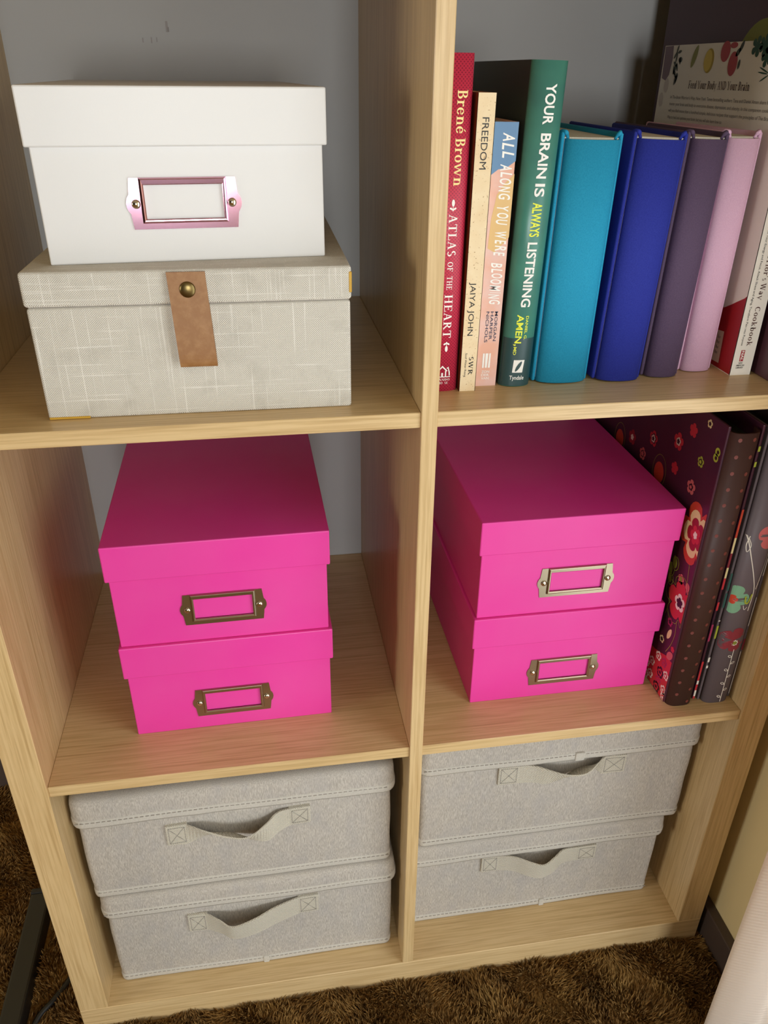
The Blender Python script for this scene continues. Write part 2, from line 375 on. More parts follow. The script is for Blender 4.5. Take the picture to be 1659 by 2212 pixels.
# a small serif alphabet drawn with thick and thin strokes
TH, TN = .17, .07
def serif2d(s, track=.12):
    V, F = [], []
    x = [0.0]
    def quad(a, b, c, d):
        n = len(V); V.extend([(p[0]+x[0], p[1]) for p in (a, b, c, d)]); F.append([n, n+1, n+2, n+3])
    def rect(x0, x1, y0, y1): quad((x0, y0), (x1, y0), (x1, y1), (x0, y1))
    def line(x0, y0, x1, y1, w): quad((x0-w/2, y0), (x0+w/2, y0), (x1+w/2, y1), (x1-w/2, y1))
    def stem(cx, y0, y1, lo=1, hi=1, w=TH):
        rect(cx-w/2, cx+w/2, y0, y1)
        if lo: rect(cx-w/2-.09, cx+w/2+.09, y0, y0+.05)
        if hi: rect(cx-w/2-.09, cx+w/2+(.09 if hi == 1 else 0), y1-.05, y1)
    def ring(cx, cy, rx, ry, a0, a1, th=TH, tn=TN):
        n = max(4, int(abs(a1-a0)/18)); pts = []
        for k in range(n+1):
            a = math.radians(a0 + (a1-a0)*k/n)
            pts.append(((cx+rx*math.cos(a), cy+ry*math.sin(a)), (cx+(rx-th)*math.cos(a), cy+(ry-tn)*math.sin(a))))
        for p, q in zip(pts, pts[1:]): quad(p[0], q[0], q[1], p[1])
    XH = .68
    for ch in s:
        w = .6
        if ch == ' ': w = .22
        elif ch == 'A': line(.10, 0, .39, 1, TN); line(.68, 0, .39, 1, TH); rect(.2, .56, .32, .38); rect(-.02, .24, 0, .05); rect(.52, .84, 0, .05); w = .82
        elif ch == 'T': stem(.4, 0, 1, 1, 0); rect(.02, .78, .93, 1); rect(.02, .08, .74, 1); rect(.72, .78, .74, 1); w = .8
        elif ch == 'L': stem(.18, 0, 1); rect(.18, .66, 0, .06); rect(.6, .66, 0, .24); w = .68
        elif ch == 'F' or ch == 'E':
            stem(.18, 0, 1); rect(.18, .66, .94, 1); rect(.6, .66, .76, 1); rect(.2, .5, .49, .55); rect(.45, .5, .40, .64); w = .68
            if ch == 'E': rect(.18, .7, 0, .06); rect(.64, .7, 0, .24); w = .72
        elif ch == 'H': stem(.18, 0, 1); stem(.72, 0, 1); rect(.18, .72, .48, .54); w = .9
        elif ch == 'N': stem(.14, 0, 1, 1, 1, TN); stem(.76, 0, 1, 0, 1, TN); line(.16, 1, .72, 0, TH); w = .88
        elif ch == 'I': stem(.18, 0, 1); w = .36
        elif ch in 'SsS':
            k = 1 if ch == 'S' else XH
            ring(.28*k, .745*k, .25*k, .255*k, 35, 262, TH*k*.9, TN*k*1.3); ring(.30*k, .26*k, .28*k, .26*k, 92, -145, TH*k*.9, TN*k*1.3); w = .6*k
        elif ch == 'O': ring(.42, .5, .42, .5, 0, 360); w = .84
        elif ch == 'C': ring(.42, .5, .42, .5, 45, 318); w = .76
        elif ch == 'D': stem(.18, 0, 1); ring(.3, .5, .48, .5, -90, 90); w = .8
        elif ch == 'R': stem(.18, 0, 1); ring(.32, .74, .32, .26, -90, 90); rect(.2, .34, .93, 1); rect(.2, .34, .48, .55); line(.36, .5, .74, 0, TH); rect(.62, .86, 0, .05); w = .8
        elif ch == 'B': stem(.18, 0, 1); ring(.34, .76, .28, .24, -90, 90); ring(.34, .27, .34, .27, -90, 90); rect(.2, .36, .93, 1); rect(.2, .36, .49, .55); rect(.2, .36, 0, .07); w = .7
        elif ch in 'Ww':
            k = 1 if ch == 'W' else XH
            line(.10, k, .32, 0, TH*.9); line(.54, k, .32, 0, TN); line(.54, k, .78, 0, TH*.9); line(1.0, k, .78, 0, TN)
            for q in (.10, .54, 1.0): rect(q-.13, q+.13, k-.05, k)
            w = 1.1
        elif ch == 'Y': line(.08, 1, .42, .45, TH); line(.76, 1, .42, .45, TN); stem(.42, 0, .47, 1, 0); rect(-.04, .22, .95, 1); rect(.62, .9, .95, 1); w = .84
        elif ch == 'r': stem(.18, 0, XH, 1, 2); ring(.40, .40, .18, .26, 150, 60, .10, .09); rect(.40, .52, .52, .66); w = .52
        elif ch in 'eé':
            ring(.30, .34, .30, .35, 20, 330); rect(.1, .55, .34, .40); w = .6
            if ch == 'é': line(.26, .78, .42, .98, .1)
        elif ch in 'oc': ring(.31, .34, .31, .35, 0 if ch == 'o' else 45, 360 if ch == 'o' else 320); w = .62
        elif ch == 'n': stem(.18, 0, XH, 1, 2); ring(.38, .40, .26, .28, 0, 170); stem(.555, 0, .42, 1, 0); w = .74
        elif ch == 'u': stem(.16, .2, XH, 0, 2); ring(.34, .26, .26, .27, 180, 330); stem(.555, 0, XH, 1, 2); w = .72
        elif ch == 'a': ring(.26, .20, .24, .21, 0, 360); stem(.44, 0, .46, 0, 0); ring(.28, .44, .245, .25, 0, 150); w = .6
        elif ch == 'i': stem(.18, 0, XH, 1, 2); ring(.17, .86, .09, .09, 0, 360, .09, .09); w = .36
        elif ch == 'y': line(.08, XH, .34, 0, TH*.9); line(.62, XH, .24, -.26, TN); rect(-.04, .2, XH-.05, XH); rect(.5, .74, XH-.05, XH); w = .68
        elif ch == 'k': stem(.18, 0, 1, 1, 2); line(.24, .30, .54, XH, TN); line(.34, .42, .6, 0, TH); rect(.42, .66, XH-.05, XH); rect(.5, .74, 0, .05); w = .72
        elif ch in 'bd':
            stem(.18 if ch == 'b' else .5, 0, 1, 0, 2); ring(.36 if ch == 'b' else .31, .34, .31, .35, 0, 360); w = .7
        elif ch == 'h': stem(.18, 0, 1, 1, 2); ring(.38, .40, .26, .28, 0, 170); stem(.555, 0, .42, 1, 0); w = .74
        elif ch == "'": rect(.06, .16, .76, 1); w = .2
        x[0] += w + track
    return V, F
def put(mb, shape, place, m=0, cut=None, cutu=None):
    """lay a flat 2-D shape (scaled to its target box beforehand) on a surface through place(u, v)"""
    vs, fs = shape
    bm = bmesh.new(); bv = [bm.verts.new((a, b, 0)) for a, b in vs]
    for f in fs:
        try: bm.faces.new([bv[i] for i in f])
        except ValueError: pass
    if cut:
        v0, v1 = min(b for a, b in vs), max(b for a, b in vs); k = v0 + cut
        while k < v1:
            bmesh.ops.bisect_plane(bm, geom=bm.verts[:]+bm.edges[:]+bm.faces[:], plane_co=(0, k, 0), plane_no=(0, 1, 0)); k += cut
    if cutu:
        u0, u1 = min(a for a, b in vs), max(a for a, b in vs); k = u0 + cutu
        while k < u1:
            bmesh.ops.bisect_plane(bm, geom=bm.verts[:]+bm.edges[:]+bm.faces[:], plane_co=(k, 0, 0), plane_no=(1, 0, 0)); k += cutu
    bm.verts.index_update()
    mb.add([place(v.co.x, v.co.y) for v in bm.verts], [[v.index for v in f.verts] for f in bm.faces], m); bm.free()
def fit(shape, L, Hh, u0=0, v0=0, base=None):
    """scale a shape so that its width is L and its height is Hh, lower-left at (u0, v0)"""
    vs, fs = shape
    a0, a1 = min(v[0] for v in vs), max(v[0] for v in vs); b0, b1 = min(v[1] for v in vs), max(v[1] for v in vs)
    if base is not None: b0, b1 = base
    return [((v[0]-a0)/(a1-a0)*L+u0, (v[1]-b0)/(b1-b0)*Hh+v0) for v in vs], fs
def down(yf, off=.0002): return lambda u, v: (v, yf(v)-off if callable(yf) else yf-off, -u)      # reads downwards on a spine: v = x, u = -z
def across(yf, off=.0002): return lambda u, v: (u, yf(u)-off if callable(yf) else yf-off, v)
def vtext(mb, body, ztop, zbot, x0, x1, yf, m=0, serif=False, bold=0, shear=0, base=(0, 1), cut=None, track=.12):
    sh = serif2d(body, track) if serif else text2d(body, bold, shear)
    if not serif and base is not None: base = (0, .70)
    put(mb, fit(sh, ztop-zbot, x1-x0, -ztop, x0, base), down(yf), m, cut)
def htext(mb, body, x0, x1, z0, z1, yf, m=0, serif=False, bold=0):
    sh = serif2d(body) if serif else text2d(body, bold)
    put(mb, fit(sh, x1-x0, z1-z0, x0, z0, (0, 1) if serif else (0, .70)), across(yf), m, None, .0012 if callable(yf) else None)
def poly(mb, pts, place, m=0, cut=None, cutu=None): put(mb, (pts, [list(range(len(pts)))]), place, m, cut, cutu)
def disc(cx, cy, rx, ry=None, n=20, rot=0):
    ry = ry or rx; c, s = math.cos(rot), math.sin(rot)
    return [(cx+rx*math.cos(t)*c-ry*math.sin(t)*s, cy+rx*math.cos(t)*s+ry*math.sin(t)*c) for t in (2*PI*k/n for k in range(n))]
def flower(cx, cy, r, n=5, rot=0, deep=.32, sx=1):
    pts = []
    for k in range(n*8):
        a = 2*PI*k/(n*8); rr = r*(1-deep+deep*abs(math.cos(n*(a)/2))**.5)
        pts.append((cx+sx*rr*math.sin(a+rot), cy+rr*math.cos(a+rot)))
    return pts
def leaf(cx, cy, L, w, rot):
    c, s = math.cos(rot), math.sin(rot); pts = []
    for k in range(16):
        t = 2*PI*k/16; a, b = L/2*math.cos(t), w/2*math.sin(t)*abs(math.sin(t))**.3
        pts.append((cx+a*c-b*s, cy+a*s+b*c))
    return pts
def ribbon2d(pts, w):
    P = [Vector((p[0], p[1], 0)) for p in pts]; P = cat(P, 5); V, F = [], []
    for i, p in enumerate(P):
        t = (P[min(i+1, len(P)-1)]-P[max(i-1, 0)]).normalized(); n = Vector((-t.y, t.x, 0))*w/2
        V += [(p.x+n.x, p.y+n.y), (p.x-n.x, p.y-n.y)]
    return V, [[2*i, 2*i+1, 2*i+3, 2*i+2] for i in range(len(P)-1)]
def outline(pts, w):
    V, F = ribbon2d(pts+[pts[0]], w); return V, F

# ------------------------------------------------------------------ cardboard photo boxes
def label_holder(par, cx, cz, metal, w=.0707, h=.033, y=0.0):
    """pressed metal frame with ears, raised rim and two rivets, on the front face y = 0"""
    x0, x1, z0, z1 = cx-w/2, cx+w/2, cz-h/2, cz+h/2
    ox0, ox1, oz0, oz1 = cx-.0262, cx+.0262, cz-.0098, cz+.0122
    er = .0086; mb = MB()
    def ears(sx):
        pts = []
        for k in range(13):
            a = -PI/2+PI*k/12; pts.append((sx*(w/2-.0045+er*.94*math.cos(a)), er*math.sin(a)))
        return pts
    out = [(-w/2, -h/2)] + [(w/2, -h/2)] + [p for p in ears(1) if p[0] > w/2-.0002] + [(w/2, h/2), (-w/2, h/2)] + [p for p in ears(-1)[::-1] if p[0] < -w/2+.0002]
    th = .0009
    # flange with window: stitch outline to the opening by angular sampling
    hole = [(ox0-cx, oz0-cz), (ox1-cx, oz0-cz), (ox1-cx, oz1-cz), (ox0-cx, oz1-cz)]
    def inner(p):
        return (min(max(p[0], ox0-cx), ox1-cx), min(max(p[1], oz0-cz), oz1-cz))
    inn = [inner(p) for p in out]
    n = len(out)
    rings = [[(cx+p[0], y, cz+p[1]) for p in out], [(cx+p[0], y-th, cz+p[1]) for p in out], [(cx+p[0], y-th, cz+p[1]) for p in inn], [(cx+p[0], y, cz+p[1]) for p in inn]]
    mb.loft(rings, 0, True, False, False)
    lh = obj('label_holder', mb, metal, par)
    fr = MB(); a0, a1, b0, b1 = cx-.0285, cx+.0285, cz-.0120, cz+h/2-.0004
    def rl(e, yy, e2=None):
        return [(a0+e, yy, b0+e), (a1-e, yy, b0+e), (a1-e, yy, b1-(e if e2 is None else e2)), (a0+e, yy, b1-(e if e2 is None else e2))]
    def hl(yy, g=0): return [(ox0-g, yy, oz0-g), (ox1+g, yy, oz0-g), (ox1+g, yy, oz1+g), (ox0-g, yy, oz1+g)]
    fr.loft([rl(-.0006, y-th), rl(0, y-.0024), rl(.0009, y-.0028, .0006), hl(y-.0027, .0006), hl(y-.0022), hl(y-.0002)], 0, True, False, False)
    obj('raised_rim', fr, metal, lh)
    for sx in (-1, 1):
        rv = MB(); rx = cx+sx*(w/2-.0030); rings = []
        for k in range(6):
            a = PI/2*k/5; rr = .0030*math.cos(a)+1e-5; rings.append([(rx+rr*math.cos(2*PI*j/14), y-th-.0016*math.sin(a)-.0002, cz+rr*math.sin(2*PI*j/14)) for j in range(14)])
        rv.loft(rings, 0, True, True); obj('rivet', rv, M['rivet'], lh)
    return lh
def photo_box(label, loc, rz, paperm, metal, group, w=.1912, hb=.1085, dep=.285, lidh=.0355, ov=.0029, pc=(.0951, .0), pz=.0320):
    """local frame: front face on y = 0, left edge x = 0, base z = 0"""
    t = thing('photo_box', label, 'box', loc, group, rz, 0, True)
    obj('body', MB().box(0, w, 0, dep, 0, hb-.002, 0, .0009, 2), paperm, t)
    mb = MB(); x0, x1, y0, y1, z0, z1 = -ov, w+ov, -ov, dep+ov, hb-lidh, hb
    mb.box(x0, x1, y0, y1, z0, z1, 0, .0011, 2)
    lid = obj('lid', mb, paperm, t)
    label_holder(t, pc[0], pz, metal)
    return t
G = 'matching photo boxes with metal label holders'
ang = .78*PI/180
photo_box('hot pink photo box under another, in the compartment without binders', (-.2674, .0584, Z1), math.radians(.78), M['pink'], M['nickel'], G, pz=.0325)
photo_box('hot pink photo box on top of its stack, in the compartment without binders', (-.2678, .0584, Z1+.1087), math.radians(.78), M['pink'], M['nickel'], G, pz=.0352, pc=(.0958, 0))
photo_box('hot pink photo box under another, beside the floral binders', (.0670, .0545, Z1), math.radians(.2), M['pink'], M['nickel'], G, w=.1922, pz=.0330, pc=(.097, 0))
photo_box('hot pink photo box on top of its stack, beside the floral binders', (.0668, .0545, Z1+.1087), math.radians(.2), M['pink'], M['nickel'], G, w=.1922, pz=.0355, pc=(.0965, 0))
LZ = .1055
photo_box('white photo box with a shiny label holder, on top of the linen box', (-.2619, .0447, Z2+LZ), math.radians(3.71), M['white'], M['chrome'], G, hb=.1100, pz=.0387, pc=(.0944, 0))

# ------------------------------------------------------------------ linen box with leather tab
lb = thing('linen_box', 'natural linen covered box with a tan leather tab, under the white photo box', 'box', (-.2795, .0243, Z2), None, math.radians(-.5), 0, True)
LW, LD = .2232, .29
obj('body', MB().box(.0004, LW-.0004, .0004, LD, 0, .0812, 0, .0022, 3), M['linen'], lb)
obj('lid', MB().box(-.0006, LW+.0004, -.0006, LD+.0006, .0818, LZ, 0, .0024, 3), M['linen'], lb)
obj('lid_gap_liner', MB().box(.002, LW-.002, .002, LD-.002, .080, .083), M['thread'], lb)
tb = MB(); tx0, tx1 = .0965, .1225
path = cat([(0, -.0022, .1042), (0, -.0028, .095), (0, -.0038, .080), (0, -.0052, .060), (0, -.0058, .044), (0, -.0046, .0388), (0, -.0022, .0420), (0, -.0012, .060), (0, -.0010, .082)], 4)
wid = [(tx0, tx1)]*len(path)
rings = []
for i, p in enumerate(path):
    tg = (path[min(i+1, len(path)-1)]-path[max(i-1, 0)]).normalized(); nn = Vector((0, tg.z, -tg.y))*.0010; dx = (.1042-p.z)*.045
    rings.append([(tx0+dx, p.y+nn.y, p.z+nn.z), (tx1+dx, p.y+nn.y, p.z+nn.z), (tx1+dx, p.y-nn.y, p.z-nn.z), (tx0+dx, p.y-nn.y, p.z-nn.z)])
tb.loft(rings, 0, True, True, False)
tabo = obj('leather_tab', tb, M['leather'], lb)
rv = MB(); rings = []
for k in range(7):
    a = PI/2*k/6; rr = .0056*math.cos(a)+1e-5; rings.append([(.1098+rr*math.cos(2*PI*j/20), -.0038-.0020*math.sin(a), .0925+rr*math.sin(2*PI*j/20)) for j in range(20)])
rv.loft(rings, 0, True, True); obj('stud', rv, M['brass'], tabo)
gl = MB().box(LW-.0014, LW+.0006, -.0009, .0004, .087, .1015, 0, .0003, 1); obj('glue_stain', gl, M['glue'], lb); gl = MB().box(.0012, .030, -.0004, .0012, .0002, .0019, 0, .0003, 1)
obj('glue_stain', gl, M['glue'], lb)

# ------------------------------------------------------------------ grey fabric bins
def ribbon(mb, P, th=.0013, n=6):
    """P: list of (centre, width vector); a flat strap swept through them"""
    C = cat([p[0] for p in P], n); Wd = cat([p[1] for p in P], n); rings = []
    for i, c in enumerate(C):
        tg = (C[min(i+1, len(C)-1)]-C[max(i-1, 0)]).normalized(); w = Wd[i]; nn = tg.cross(w).normalized()*th/2
        hw = w/2; rings.append([c-hw+nn, c+hw+nn, c+hw-nn, c-hw-nn])
    mb.loft(rings, 0, True, True, False)
def soft_ring(x0, x1, y0, y1, r, z, seed, amp):
    out = []
    for (x, y) in rrect(x0, x1, y0, y1, r, 5):
        out.append((x, y, z))
    return out
def dense(pts, n=10):
    q = []
    for i, p in enumerate(pts):
        b = pts[(i+1) % len(pts)]; d = math.dist(p[:2], b[:2]); k = 14 if d > .05 else 1
        for j in range(k): q.append(tuple(p[c]+(b[c]-p[c])*j/k for c in range(3)))
    return q
def fabric_bin(label, loc, w, dep, hb, lidz, lidh, hd, group, seed, rz=0, seamx=None, ovl=(.004, .004), lid_notch=None):
    t = thing('fabric_bin', label, 'storage bin', loc, group, rz, 0, True)
    rnd = random.Random(seed)
    def wob(p, amp=.0018, cx=None):
        v = Vector((p[0]*9+seed*3.1, p[1]*9, p[2]*11)); k = noise.noise(v); k2 = noise.noise(v*2.3+Vector((5, 1, 2)))
        front = p[1] < .03
        return (p[0]+amp*.6*k2, p[1]+(amp*k if front else 0), p[2])
    mb = MB(); rings = []
    for i in range(13):
        z = hb*i/12; bul = .0022*math.sin(PI*i/12)
        rings.append([wob(p) for p in dense(soft_ring(-bul*.3, w+bul*.3, -bul, dep, .007, z, seed, 0))])
    mb.loft(rings, 0, True, True)
    body = obj('body', mb, M['fabric'], t)
    def band(name, x0, x1, y0, y1, r, z0, z1, par, pr=.0016, z_sag=0):
        b = MB(); rg = []
        for (e, zz) in ((0, z0+.0004), (pr*.8, z0), (pr, z0+.002), (pr, z1-.002), (pr*.8, z1-.0004), (0, z1)):
            rr = []
            for p in dense(soft_ring(x0-e, x1+e, y0-e, y1+e, r+e, zz, seed, 0)):
                q = wob(p, .0016); rr.append((q[0], q[1], q[2]+.0008*noise.noise(Vector((p[0]*30, seed, z0*50)))))
            rg.append(rr)
        b.loft(rg, 0, True, False); o = obj(name, b, M['binding'], par)
        st = MB()
        for k in range(int(w/.0052)):
            x = x0+.004+k*.0052
            if x > x1-.004: break
            yy = wob((x, y0, z0), .0016)[1]-pr
            st.box(x, x+.0034, yy-.0005, yy+.0004, z1-.0028, z1-.0021)
        obj('stitching', st, M['thread'], par); return o
    band('bottom_binding', 0, w, 0, dep, .007, .0005, .0105, body)
    if seamx is not None:
        sm = MB(); 
        for k in range(14): 
            z = .012+k*(hb-.016)/14; sm.box(seamx-.0003, seamx+.0003, wob((seamx, -.0022*math.sin(PI*z/hb), z))[1]-.0004, .004, z, z+(hb-.016)/14*.98)
        obj('seam', sm, M['fabric'], body)
        j = MB().box(seamx-.002, seamx+.005, -.0036, .002, -.0002, .0112, 0, .0014, 2); obj('binding_join', j, M['binding'], body)
    x0, x1 = -ovl[0], w+ovl[1]; mb = MB(); rings = []; y0 = -.005
    prof = [(-.0035, lidz), (0, lidz+.0012), (.0006, lidz+lidh*.35), (.0002, lidz+lidh*.7), (-.0008, lidz+lidh*.88), (-.0045, lidz+lidh*.985), (-.012, lidz+lidh)]
    for e, z in prof:
        rings.append([wob(p, .0016) for p in dense(soft_ring(x0-e, x1+e, y0-e, dep+.004+e, max(.004, .013+e), z, seed, 0))])
    mb.loft(rings, 0, True, True); lid = obj('lid', mb, M['fabric'], t)
    band('lid_binding', x0, x1, y0, dep+.004, .013, lidz-.0005, lidz+.0098, lid)
    if lid_notch is not None:
        obj('binding_join', MB().box(lid_notch-.0006, lid_notch+.010, y0-.0036, y0+.003, lidz-.001, lidz+.0105, 0, .0012, 2), M['binding'], lid)
    # webbing handle with two sewn patches
    (lx0, lx1, lz0, lz1), (rx0, rx1, rz0, rz1), mid = hd
    P = [(Vector(((lx0+lx1)/2, -.0032, (lz0+lz1)/2)), Vector((0, 0, lz1-lz0))), (Vector((lx1-.002, -.0034, (lz0+lz1)/2)), Vector((0, 0, lz1-lz0)))]
    P += [(Vector(c), Vector(wv)) for c, wv in mid]
    P += [(Vector((rx0+.002, -.0034, (rz0+rz1)/2)), Vector((0, 0, rz1-rz0))), (Vector(((rx0+rx1)/2, -.0032, (rz0+rz1)/2)), Vector((0, 0, rz1-rz0)))]
    hm = MB(); ribbon(hm, P, .0016); ho = obj('handle', hm, M['web'], t)
    for (a0, a1, b0, b1) in ((lx0, lx1, lz0, lz1), (rx0, rx1, rz0, rz1)):
        tw = .001*rnd.uniform(-1, 1); pm = MB(); pm.box(a0, a1, -.0046, .003, b0, b1, 0, .0010, 2); pm.map(lambda x, y, z: (x, y, z+tw*(x-a0)/(a1-a0)))
        obj('sewn_patch', pm, M['web'], ho)
        st = MB(); yy = -.0047
        c = [(a0+.003, b0+.003), (a1-.003, b0+.003), (a1-.003, b1-.003), (a0+.003, b1-.003)]
        for p, q in ((c[0], c[1]), (c[1], c[2]), (c[2], c[3]), (c[3], c[0]), (c[0], c[2]), (c[1], c[3])):
            V, F = ribbon2d([p, ((p[0]+q[0])/2, (p[1]+q[1])/2), q], .0006); st.add([(a, yy-.0002, b+tw*(a-a0)/(a1-a0)) for a, b in V], F)
        obj('patch_stitching', st, M['thread'], ho, fix=False)
    return t
GB = 'grey fabric bins stacked in the bottom compartments'
bx, by = -.3290, .0285
fabric_bin('grey fabric bin under a twisted-handle one, its own handle a smooth hanging loop', (bx, by, 0), .3125, .30, .128, .1215, .0300,
    ((.084, .1055, .0785, .1065), (.2055, .2285, .0850, .1125), [((.120, -.013, .0925), (0, -.004, .028)), ((.134, -.0215, .0915), (0, -.005, .028)), ((.158, -.0180, .0935), (0, -.002, .028)), ((.180, -.0100, .0955), (0, 0, .028))]), GB, 1, 0, .163)
fabric_bin('grey fabric bin atop another, thick lid edge showing, strap handle twisted mid-way', (bx-.0055, by, .1525), .3155, .30, .118, .1135, .0350,
    ((.0830, .1052, .0705, .0985), (.2080, .2303, .0790, .1030), [((.124, -.0085, .0880), (0, -.014, .021)), ((.146, -.0120, .0850), (0, -.0190, .016)), ((.166, -.0170, .0830), (0, -.0155, .020)), ((.184, -.0130, .0830), (0, -.001, .026)), ((.196, -.0070, .0890), (0, .002, .026))]), GB, 2, .004)
cx, cy = .0105, .0500
fabric_bin('grey fabric bin under another, below the shelf with binders, handle hanging to a point', (cx, cy, 0), .3098, .29, .118, .1105, .0300,
    ((.0845, .1060, .0825, .1095), (.2040, .2285, .0815, .1050), [((.124, -.0080, .0955), (0, -.002, .027)), ((.142, -.0165, .0930), (0, -.003, .028)), ((.156, -.0200, .0915), (0, -.004, .028)), ((.172, -.0140, .0930), (0, 0, .027)), ((.186, -.0050, .0935), (0, 0, .025))]), GB, 3, 0, .168)
fabric_bin('grey fabric bin atop another, directly under the shelf with binders, handle flattened and twisted', (cx+.0080, cy-.002, .1410), .3165, .29, .126, .1195, .0370,
    ((.0845, .1085, .0905, .1180), (.2050, .2330, .0895, .1160), [((.124, -.0060, .1040), (0, -.002, .027)), ((.140, -.0110, .1020), (0, -.006, .026)), ((.158, -.0130, .1020), (0, -.015, .020)), ((.178, -.0120, .1060), (0, -.021, .014)), ((.194, -.0070, .1080), (0, -.015, .019))]), GB, 4, 0, None, (.004, .004), .170)

# ------------------------------------------------------------------ books on the upper shelf
def shell(mb, prof, t, z0, z1, m=0, mfn=None, smooth=True):
    """prof: open plan-view polyline (x, y), outside on its right-hand side; extruded upwards with thickness t inwards"""
    P = [Vector((a, b, 0)) for a, b in prof]; I = []
    for i, p in enumerate(P):
        d = (P[min(i+1, len(P)-1)]-P[max(i-1, 0)]).normalized(); I.append(p+Vector((-d.y, d.x, 0))*t)
    rings = [[(p.x, p.y, z) for p in P] + [(q.x, q.y, z) for q in I[::-1]] for z in (z0, z1)]
    n = len(P); mm = [mfn(i) if mfn else m for i in range(n-1)]
    for i in range(n-1):
        a, b = P[i], P[i+1]; c, d = I[i], I[i+1]; k = mm[i]
        mb.add([(a.x, a.y, z0), (b.x, b.y, z0), (b.x, b.y, z1), (a.x, a.y, z1)], [[0, 1, 2, 3]], k, smooth)
        mb.add([(c.x, c.y, z0), (d.x, d.y, z0), (d.x, d.y, z1), (c.x, c.y, z1)], [[3, 2, 1, 0]], k, smooth)
        for z in (z0, z1): mb.add([(a.x, a.y, z), (b.x, b.y, z), (d.x, d.y, z), (c.x, c.y, z)], [[0, 1, 2, 3]], k)
    for p, q, k in ((P[0], I[0], mm[0]), (P[-1], I[-1], mm[-1])): mb.add([(p.x, p.y, z0), (q.x, q.y, z0), (q.x, q.y, z1), (p.x, p.y, z1)], [[0, 1, 2, 3]], k)
    return mb
def arc_y(x0, x1, yf, sag, ex=2.2):
    c, h = (x0+x1)/2, (x1-x0)/2
    return lambda x: yf + sag*(1-math.sqrt(max(0, 1-min(1, abs((x-c)/h))**ex)))
def flat_book(t, x0, x1, yf, yb, z0, z1, mats, sag=.0, th=.0004, nseg=10, pg=.001, pageinset=.0005):
    """jacket: left cover, spine, right cover as three parts, page block inside"""
    f = arc_y(x0, x1, yf, sag) if sag else (lambda x: yf)
    xs = [x0+(x1-x0)*(.5-.5*math.cos(PI*k/nseg)) for k in range(nseg+1)]
    e = yf+sag
    mb = MB(); shell(mb, [(x0, yb), (x0, e)], th, z0, z1, 0, None, False); obj('back_cover', mb, mats[1], t)
    mb = MB(); shell(mb, [(x1, e), (x1, yb)], th, z0, z1, 0, None, False); obj('front_cover', mb, mats[2], t)
    mb = MB(); shell(mb, [(x, f(x)) for x in xs], th, z0, z1, 0, None, sag > 0); sp = obj('spine', mb, mats[0], t)
    mb = MB().box(x0+th+.0001, x1-th-.0001, e+th if sag == 0 else e-.0005, yb-pg*3, z0+pg, z1-pg-pageinset); obj('page_block', mb, M['pages'], t)
    return f
GR = 'books standing on the upper shelf'
# 1 red hardback
t = thing('hardback_book', 'red dotted hardback with gold and white serif lettering, against the divider', 'book', (.0203, .05, Z2), GR)
x0, x1 = .0080, .0320
f = flat_book(t, x0, x1, .0455, .205, Z2, .9312, (M['red'], M['red'], M['red']), .0050, .0005, 12, .004, .001)
mb = MB()
vtext(mb, 'Brené Brown', .9095, .8490, .0205, .0278, f, 0, True, cut=.002, track=.06)
obj('author_lettering', mb, M['ink_gold'], t)
mb = MB()
vtext(mb, 'ATLAS', .8300, .8005, .0185, .0248, f, 0, True, cut=.002); vtext(mb, 'OF', .7965, .7895, .0190, .0233, f, 0, True, cut=.002)
vtext(mb, 'THE', .7860, .7760, .0190, .0233, f, 0, True, cut=.002); vtext(mb, 'HEART', .7722, .7390, .0180, .0243, f, 0, True, cut=.002)
for zz, s in ((.8360, 1), (.7318, -1)):
    for pts in (disc(-(zz-s*.0000)-s*.0017, .0212, .0024, .0011), disc(-zz+s*.0030, .0212, .0009, .0006), disc(-zz+s*.0022, .0226, .0007, .0012, 12, .5*s), disc(-zz+s*.0022, .0198, .0007, .0012, 12, -.5*s)):
        poly(mb, pts, down(f, .00025), 0, .002)
    poly(mb, [(-zz-.002, .0210), (-zz+.0036, .0210), (-zz+.0036, .0214), (-zz-.002, .0214)], down(f, .00025))
obj('title_lettering', mb, M['ink_white'], t)
# little house emblem and publisher name
mb = MB()
hx, hz = .0203, .7110
for pts in ([(hx-.005, hz-.0035), (hx-.005, hz+.0005), (hx-.0035, hz+.0005), (hx-.0035, hz-.0035)], [(hx-.0055, hz+.0008), (hx-.0015, hz+.0055), (hx+.0028, hz+.0012), (hx+.0020, hz+.0006), (hx-.0015, hz+.0040), (hx-.0048, hz+.0003)],
            [(hx-.0022, hz-.0035), (hx-.0022, hz-.0005), (hx-.0008, hz-.0005), (hx-.0008, hz-.0035)], [(hx+.0008, hz-.0035), (hx+.0008, hz+.0012), (hx+.0018, hz+.0012), (hx+.0018, hz-.0035)],
            [(hx+.0016, hz+.0030), (hx+.0034, hz+.0045), (hx+.0048, hz-.0002), (hx+.0048, hz-.0030), (hx+.0040, hz-.0030), (hx+.0038, hz-.0004), (hx+.0030, hz+.0030)],
            [(hx-.0055, hz-.0042), (hx+.0052, hz-.0042), (hx+.0052, hz-.0035), (hx-.0055, hz-.0035)]):
    poly(mb, pts, across(f, .00025), 0, None, .001)
htext(mb, 'RANDOM', hx-.0062, hx+.0048, .7040, .7058, f, 0, True); htext(mb, 'HOUSE', hx-.0045, hx+.0035, .7012, .7030, f, 0, True)
obj('publisher_emblem', mb, M['ink_white'], t)
mb = MB(); vtext(mb, 'PhD, MSW', .8690, .8470, .0112, .0146, f, 0, True, cut=.002); obj('degree_lettering', mb, M['ink_white'], t)
